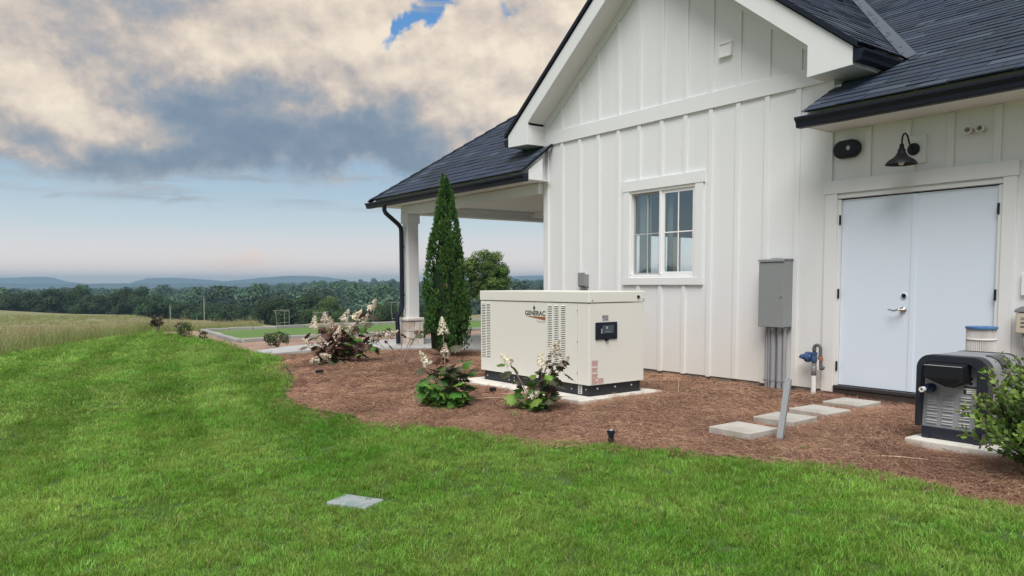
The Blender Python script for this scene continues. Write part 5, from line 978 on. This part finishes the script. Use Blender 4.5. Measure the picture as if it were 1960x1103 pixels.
cen = np.stack([cxo + rr * np.cos(a), cyo + rr * np.sin(a), hgt], 1); nt_ = 230; th_ = g.uniform(-.02, .93, nt_); th_ = np.maximum(th_, 0); ta_ = g.uniform(0, 6.283, nt_); tl_ = g.uniform(.22, .50, nt_) * (1.1 - .45 * th_); pk_ = g.integers(0, nt_, n); u_ = g.uniform(0, 1, n) ** .8
hh = np.clip(th_[pk_] + u_ * tl_[pk_] / 2.98, 0, 1.02); tr_ = prof(np.clip(th_[pk_] + .35 * u_ * tl_[pk_] / 2.98, 0, 1)) * .80 * np.where(th_[pk_] > .85, .6, .92); wob = .085 * np.sqrt(np.maximum(0, 1 - u_)) * g.uniform(.3, 1.1, n) * (1.15 - .6 * th_[pk_]); wa_ = g.uniform(0, 6.283, n)
tw_ = (np.sin(ta_ * 3) > .93)[pk_] * 0
second = (th_ < .50)[pk_] & (np.cos(ta_ - (YAW + math.pi)) > .55)[pk_]; hh = np.where(second, hh + .09, hh)
cen = np.stack([tr_ * np.cos(ta_[pk_]) + wob * np.cos(wa_), tr_ * np.sin(ta_[pk_]) + wob * np.sin(wa_), .10 + np.minimum(hh, 1.01) * 2.98], 1); a = np.arctan2(cen[:, 1], cen[:, 0]); rr = np.hypot(cen[:, 0], cen[:, 1]); outer = wob / .085 > .62
V_ = []; F_ = []; mi = []
for k in range(n):
    o_ = Vector((math.cos(a[k]), math.sin(a[k]), 0)); up = (Vector((0, 0, 1)) + o_ * g.uniform(.05, .7) + Vector(g.normal(0, .25, 3))).normalized(); sd_ = up.cross(o_ + Vector(g.normal(0, .5, 3))).normalized(); s = g.uniform(.04, .072) * (1.1 - .35 * min(1, hh[k])); c = Vector(cen[k]); i = len(V_)
    V_ += [tuple(c), tuple(c + up * s * .55 + sd_ * s * .26), tuple(c + up * s), tuple(c + up * s * .55 - sd_ * s * .26), tuple(c + up * s * .8 + sd_ * s * .42 + o_ * .01), tuple(c + up * s * .8 - sd_ * s * .42 + o_ * .01)]
    F_ += [(i, i + 1, i + 2, i + 3), (i, i + 4, i + 1), (i, i + 3, i + 5)]; q = 2 if (u_[k] > .72 and g.uniform() < .5) else (1 if g.uniform() < .25 + .5 * u_[k] else 0); mi += [q, q, q]
o = link('crown', np_mesh('crown', V_, F_, E_, mi), ev); o['kind'] = 'stuff'
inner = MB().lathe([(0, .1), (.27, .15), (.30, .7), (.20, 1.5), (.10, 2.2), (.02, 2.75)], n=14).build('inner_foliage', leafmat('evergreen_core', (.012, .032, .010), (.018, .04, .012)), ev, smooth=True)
for q, hh_ in (((.28, -.26), 1.05), ((.33, -.15), 1.35), ((.05, -.40), 1.28)):
    p = off(q[0] * .5, q[1]); o = link('dead_sprig', OAK['b'][2], ev); orient(o, (p[0], p[1], hh_), (p[0], p[1], -1.2)); o.scale = (.6, 1.0, .6)
# round tree behind the porch
RT = [leafmat('tree_leaf', (.10, .22, .048), (.115, .25, .058)), leafmat('tree_leaf_deep', (.07, .14, .038), (.085, .16, .045)), leafmat('tree_leaf_bright', (.18, .30, .07), (.15, .26, .065))]
p = dirpt((932 - 980) / 1470, 31.5); rz_ = tz(p.x, p.y)
rtree = thing('round_tree', 'round-crowned green tree standing beyond the porch', 'tree', (p.x, p.y, rz_)); link('trunk', trunk_mesh(1.5, .09, 7, .7, 3), rtree)
o = link('crown', lobes_crown(90, .92, .98, 1.78, .27, 21000, .092, RT, 11, jit=.4), rtree); o['kind'] = 'stuff'
# clipped shrub at the right edge
SH = [leafmat('shrub_leaf', (.115, .24, .034), (.14, .27, .05)), leafmat('shrub_leaf_deep', (.07, .16, .03), (.085, .18, .036)), leafmat('shrub_tip', (.22, .36, .06), (.18, .31, .055))]
sx0, sy0 = 7.93, -2.30
sh = thing('evergreen_shrub', 'small leafy green shrub in front of the pool heater', 'shrub', (sx0, sy0, tz(sx0, sy0))); g = random.Random(4); V_ = []; F_ = []; mi = []; stems = MB()
for k in range(125):
    a = g.uniform(0, 6.283); el_ = g.uniform(.25, 1.45); ln = g.uniform(.36, .72) * (1.05 if el_ > .9 else .9); d = Vector((math.cos(a) * math.cos(el_), math.sin(a) * math.cos(el_), math.sin(el_))); p0 = Vector((g.uniform(-.05, .05), g.uniform(-.05, .05), .06)); p1 = p0 + d * ln * .5 + Vector((0, 0, .03)); p2 = p0 + d * ln + Vector((0, 0, .09 * (1.4 - el_)))
    stems.tube([tuple(p0), tuple(p1), tuple(p2)], [.006, .004, .002], 5)
    for j in range(66):
        u = .14 + .86 * j / 66; p = p0 * (1 - u) ** 2 + p1 * 2 * u * (1 - u) + p2 * u * u; b = j * 2.4; dirn_ = (p2 - p1).normalized(); sd_ = dirn_.orthogonal().normalized(); sd_ = Matrix.Rotation(b, 3, dirn_) @ sd_; ld = (dirn_ * g.uniform(.5, 1.1) + sd_ + Vector((0, 0, .25))).normalized(); w_ = ld.cross(dirn_ + Vector((g.uniform(-.4, .4),) * 3)).normalized(); s = g.uniform(.032, .048); p = p + sd_ * .006 + Vector((g.uniform(-.03, .03), g.uniform(-.03, .03), g.uniform(-.02, .03)))
        i = len(V_); V_ += [tuple(p), tuple(p + ld * s * .55 + w_ * s * .32), tuple(p + ld * s), tuple(p + ld * s * .55 - w_ * s * .32)]; F_.append((i, i + 1, i + 2, i + 3)); mi.append(2 if u > .86 and g.random() < .75 else (0 if g.random() < .6 else 1))
o = link('foliage', np_mesh('foliage', V_, F_, SH, mi), sh); o['kind'] = 'stuff'; stems.build('stems', m_bark, sh, smooth=True)
# little bushes and saplings by the court
def bush(x, y, h, w, label, mats, n, size, kind='bush', trunk=0.0, seed=1):
    b = thing(kind, label, 'bush' if kind == 'bush' else 'sapling', (x, y, tz(x, y) + .01)); g = random.Random(seed); mb = MB()
    for k in range(9): a = k * 2.4; mb.tube([(0, 0, -.02), (math.cos(a) * w * .15, math.sin(a) * w * .15, h * .4), (math.cos(a) * w * .4, math.sin(a) * w * .4, h * g.uniform(.6, .95))], [.008, .006, .003], 5)
    mb.build('stem', m_twig, b); o = link('foliage', lobes_crown(14, w * .38, (h - trunk) * .36, trunk + (h - trunk) * .52, w * .16, n, size, mats, seed, .55), b); o['kind'] = 'stuff'
BU = [leafmat('bush_leaf', (.07, .115, .035), (.09, .135, .05)), leafmat('bush_leaf_deep', (.045, .075, .028), (.06, .085, .035)), leafmat('bush_leaf_tan', (.22, .19, .09), (.15, .16, .06))]
DB = [leafmat('sapling_leaf', (.060, .072, .036), (.07, .08, .04)), leafmat('sapling_leaf_deep', (.04, .05, .03), (.05, .058, .035)), leafmat('sapling_leaf_red', (.10, .085, .05), (.08, .075, .045))]
bush(-5.95, -2.50 + .15, .36, .62, 'low green bush beside the path at the court kerb', BU, 700, .055, seed=3)
bush(-7.35, 1.0, .26, .4, 'small thin bush in the soil strip near the path', BU, 300, .05, seed=4)
bush(-14.0, -2.95, .66, .46, 'dark little sapling alone on the rise at the meadow edge', DB, 800, .05, 'sapling', .14, 5)
bush(-12.3, -2.75, .44, .32, 'small bare sapling left of the court corner', DB, 220, .045, 'sapling', .05, 6)
bush(-11.3, -2.85, .50, .52, 'round green bush just outside the court corner', BU, 600, .05, seed=7)
bush(-10.0, -2.75, .30, .28, 'small pale bush outside the front kerb of the court', BU, 220, .05, seed=8)
bush(-5.2, -.25 + .9, .48, .45, 'green bush at the foot of the porch downspout', BU, 420, .055, seed=9)
# ------------------------------------------------------------------ trees at the meadow's edge
def treemats(n, a, b, c): return [leafmat(n, a, tuple(q * 1.2 for q in a), .2, .7), leafmat(n + '_deep', b, tuple(q * 1.2 for q in b), .2, .7), leafmat(n + '_bright', c, tuple(q * 1.1 for q in c), .2, .7)]
TM = [treemats('oak', (.060, .105, .038), (.036, .068, .028), (.085, .135, .052)), treemats('pine', (.045, .082, .036), (.030, .058, .027), (.062, .105, .043)), treemats('willow', (.12, .20, .055), (.085, .15, .042), (.16, .24, .07))]
CR = [lobes_crown(26, 3.0, 3.0, 5.2, 1.35, 9000, .36, TM[0], 31, .65), lobes_crown(30, 2.6, 4.0, 6.0, 1.15, 9000, .34, TM[1], 32, .5), lobes_crown(22, 3.6, 2.6, 4.8, 1.5, 9000, .38, TM[0], 33, .65), lobes_crown(34, 2.3, 3.2, 4.8, .8, 8000, .26, TM[2], 34, .5)]
TR = [trunk_mesh(5.5, .28, 8, 2.2, 41), trunk_mesh(7.5, .26, 9, 1.6, 42), trunk_mesh(4.8, .30, 9, 2.6, 43), trunk_mesh(4.6, .22, 10, 1.7, 44)]
names = ['broad_tree', 'pine_tree', 'broad_tree', 'willow_tree']
def tree(px, dist, top, k, label, grp='trees along the far edge of the meadow', wid=1.0):
    p = dirpt((px - 980) / 1470, dist); zb = tz(p.x, p.y) - .3; H_ = {0: 9.3, 1: 10.8, 2: 8.6, 3: 8.6}[k]; zt = CAM.z + (543 - top) / 1470 * dist; s = max(.4, (zt - zb) / H_)
    t_ = thing(names[k], label, 'tree', (p.x, p.y, zb), rnd.uniform(0, 6.28), grp); t_.scale = (s * wid, s * wid, s); link('trunk', TR[k], t_); o = link('crown', CR[k], t_); o['kind'] = 'stuff'
for px, dist, top, k, label, wd in (
    (-40, 185, 548, 0, 'broad tree at the far left end of the meadow edge', 1), (12, 178, 553, 2, 'low broad tree at the left end of the tree line', 1.1), (45, 186, 551, 0, 'broad tree left of the tall twin-crowned tree at the meadow edge', 1),
    (84, 176, 543, 0, 'tall broad tree left of the loose pine at the meadow edge', 1.15), (118, 180, 551, 2, 'low broad tree between two taller trees at the meadow edge', 1), (152, 178, 538.5, 1, 'tall loose-topped pine on the left of the tree line', 1.0), (182, 174, 556, 2, 'low tree in the gap of the tree line', 1),
    (212, 172, 551, 0, 'dark tree leading the dense clump of the tree line', 1.05), (240, 170, 541, 1, 'left of two tall dark pines in the tree line', 1.15), (266, 170, 540.5, 1, 'right of two tall dark pines in the tree line', 1.15), (292, 166, 556, 2, 'broad low tree right of the tall dark pines', 1.1),
    (325, 168, 566, 0, 'pale-stemmed tree where the meadow crest falls', 1), (360, 160, 570, 2, 'broad tree above the falling meadow crest', 1.1), (398, 158, 572, 0, 'tree beside the bare pale stem at the meadow edge', 1.0), (432, 150, 575, 2, 'broad tree near the right end of the meadow', 1.1), (468, 150, 578, 0, 'tree left of the large dark oak', 1.0),
    (530, 118, 562, 2, 'left half of the large dark oak clump beyond the court', 1.0), (572, 120, 553, 0, 'large dark oak rising beyond the court', 1.25), (600, 116, 583, 2, 'low dark tree right of the large oak', .9), (664, 120, 588, 2, 'low tree right of the pale willow', .9), (705, 112, 577, 0, 'tree behind the trellis left of the porch column', 1.0), (742, 110, 575, 2, 'tree close to the downspout beyond the court', 1.0), (812, 118, 575, 0, 'tree seen between porch column and conical evergreen', 1.0)):
    tree(px, dist, top, k, label, wid=wd)
tree(631, 105, 560, 3, 'pale green loose willow beyond the court lawn', wid=1.0)
for px, dist, z0, hgt, lab in ((391, 140, 0, 4.2, 'bare pale dead trunk at the meadow crest'), (326, 150, 0, 3.2, 'short bare pale trunk at the meadow crest')):
    p = dirpt((px - 980) / 1470, dist); zz = CAM.z + (543 - 612) / 1470 * dist; t_ = thing('dead_tree', lab, 'dead tree', (p.x, p.y, zz)); MB().tube([(0, 0, -3), (.05, 0, hgt * .5), (-.1, 0, hgt)], [.12, .10, .05], 6).build('trunk', m_pole, t_); MB().tube([(0, 0, hgt * .55), (.35, .1, hgt * .8), (.5, .1, hgt * 1.1)], [.07, .05, .03], 6).build('limb', m_pole, t_)
# forest behind, as one mass
FM = [treemats('hazed_oak', (.082, .14, .070), (.045, .084, .046), (.115, .178, .085)), treemats('hazed_pine', (.050, .095, .046), (.032, .064, .034), (.070, .122, .056)), treemats('hazed_pale', (.11, .19, .065), (.08, .145, .05), (.15, .23, .08))]  # leaf greens shifted bluer: distance haze put into the colour
for q in FM:
    for m in q:
        for nd in m.node_tree.nodes:
            if nd.type == 'MATH' and abs(nd.inputs[1].default_value - .44) < .01: nd.inputs[1].default_value = .9; nd.inputs[2].default_value = .55
FC = [source('crown', lobes_crown(12, 4.2, 3.4, 5.5, 2.3, 1500, .95, FM[0], 51, .75, .3)), source('crown', lobes_crown(10, 3.4, 4.4, 6.2, 2.0, 1400, .9, FM[1], 52, .7, .3)), source('crown', lobes_crown(12, 5.0, 3.2, 5.2, 2.6, 1500, 1.0, FM[0], 53, .75, .3)), source('crown', lobes_crown(14, 4.2, 3.6, 5.2, 1.9, 1300, .9, FM[2], 54, .75, .3))]
xs_, ys_ = [], []
for r0, r1, dn, t0, t1 in ((270, 430, .014, -.95, .6), (430, 900, .011, -.85, .35), (900, 1700, .0055, -.8, .2)):
    x, y = wedge(int(area(r0, r1, t0, t1) * dn), r0, r1, t0, t1); xs_.append(x); ys_.append(y)
xb = CAM.x + np.array([math.cos(a_0) * r0 for a_0, r0 in zip(nr.uniform(R(165), R(285), 700), nr.uniform(150, 420, 700))]); yb = CAM.y + np.array([math.sin(a_0) * r0 for a_0, r0 in zip(nr.uniform(R(200), R(262), 700), nr.uniform(150, 420, 700))])
ab = nr.uniform(R(195), R(265), 520); rb = nr.uniform(150, 380, 520); xs_.append(CAM.x + np.cos(ab) * rb); ys_.append(CAM.y + np.sin(ab) * rb)
x = np.concatenate(xs_); y = np.concatenate(ys_); n = len(x); s = nr.uniform(1.15, 1.9, n); rr_ = np.hypot(x - CAM.x, y - CAM.y); fw_ = -(x - CAM.x) * math.sin(YAW) + (y - CAM.y) * math.cos(YAW); rt_ = (x - CAM.x) * math.cos(YAW) + (y - CAM.y) * math.sin(YAW); front = fw_ > .3 * rr_; tt_ = np.where(front, rt_ / np.maximum(fw_, 1), -1)
lim_ = CAM.z + np.where(front, np.interp(tt_, [-.7, -.5, -.35, -.25, -.1], [-8, -7, -6, 2.5, 5]) / 1470 + nr.normal(0, .0013, n), .03 * nr.uniform(.4, 1, n)) * rr_
s = np.clip(np.minimum(s, (lim_ - T(x, y) - 1.0) / 12.5), .25, 2); pk = nr.choice([0, 0, 1, 2, 2, 3], n, p=[.2, .2, .22, .17, .17, .04])
scatter('forest', np.stack([x, y, T(x, y) + np.where(np.hypot(x - CAM.x, y - CAM.y) < 420, 1.5, 1.5)], 1), np.stack([nr.normal(0, .06, n), nr.normal(0, .06, n), nr.uniform(0, 6.28, n)], 1), np.stack([s, s, s * nr.uniform(.85, 1.2, n)], 1), pk, FC, 'dense forest filling the valley beyond the meadow', 'forest')
# water towers and pale roofs of the far town
m_tower = mat('tower_white', (.75, .75, .74), .6)
for px, y_, dist, s, lab in ((70, 529, 5200, 1.0, 'tall white water tower on the far left horizon'), (24, 540, 4600, .8, 'low white water tower at the left edge of the horizon')):
    p = dirpt((px - 980) / 1470, dist); zt = CAM.z + (543.5 - y_) / 1470 * dist; t_ = thing('water_tower', lab, 'water tower', (p.x, p.y, zt)); q = 7 * s
    MB().lathe([(0, q), (q * .7, q * .75), (q, q * .1), (q * .8, -q * .5), (q * .25, -q * .9), (0, -q * .95)], n=14).build('tank', m_tower, t_, smooth=True); MB().lathe([(q * .22, -45), (q * .16, -q * .85)], n=10).build('stem', m_tower, t_)
for px, y_, dist, w, lab in ((50, 543.5, 3900, 13, 'pale flat-roofed building below the water towers on the horizon'), (110, 543, 4100, 11, 'pale building right of the tall water tower on the horizon')):
    p = dirpt((px - 980) / 1470, dist); zt = CAM.z + (543.5 - y_) / 1470 * dist; t_ = thing('far_building', lab, 'building', (p.x, p.y, zt), YAW); MB().box(-w, w, -7, 7, -14, 0).build('wall', m_tower, t_); MB().prism([(-7.5, .02), (7.5, .02), (0, 3.2)], 'x', -w - .5, w + .5).build('roof', m_conc, t_)
# ------------------------------------------------------------------ haze
hz = bpy.data.materials.new('haze'); hz.use_nodes = True; t = hz.node_tree; t.nodes.clear(); ou = t.nodes.new('ShaderNodeOutputMaterial'); vp = t.nodes.new('ShaderNodeVolumePrincipled')
vp.inputs['Color'].default_value = (.48, .76, 1, 1); vp.inputs['Density'].default_value = HAZE; vp.inputs['Anisotropy'].default_value = .2; t.links.new(vp.outputs[0], ou.inputs['Volume'])
h_ = MB().box(-5300, 5300, -5300, 5300, -75, 50).build('haze', hz, fix=True); tag(h_, 'thin blue haze hanging over the far valley', 'haze', kind='stuff')
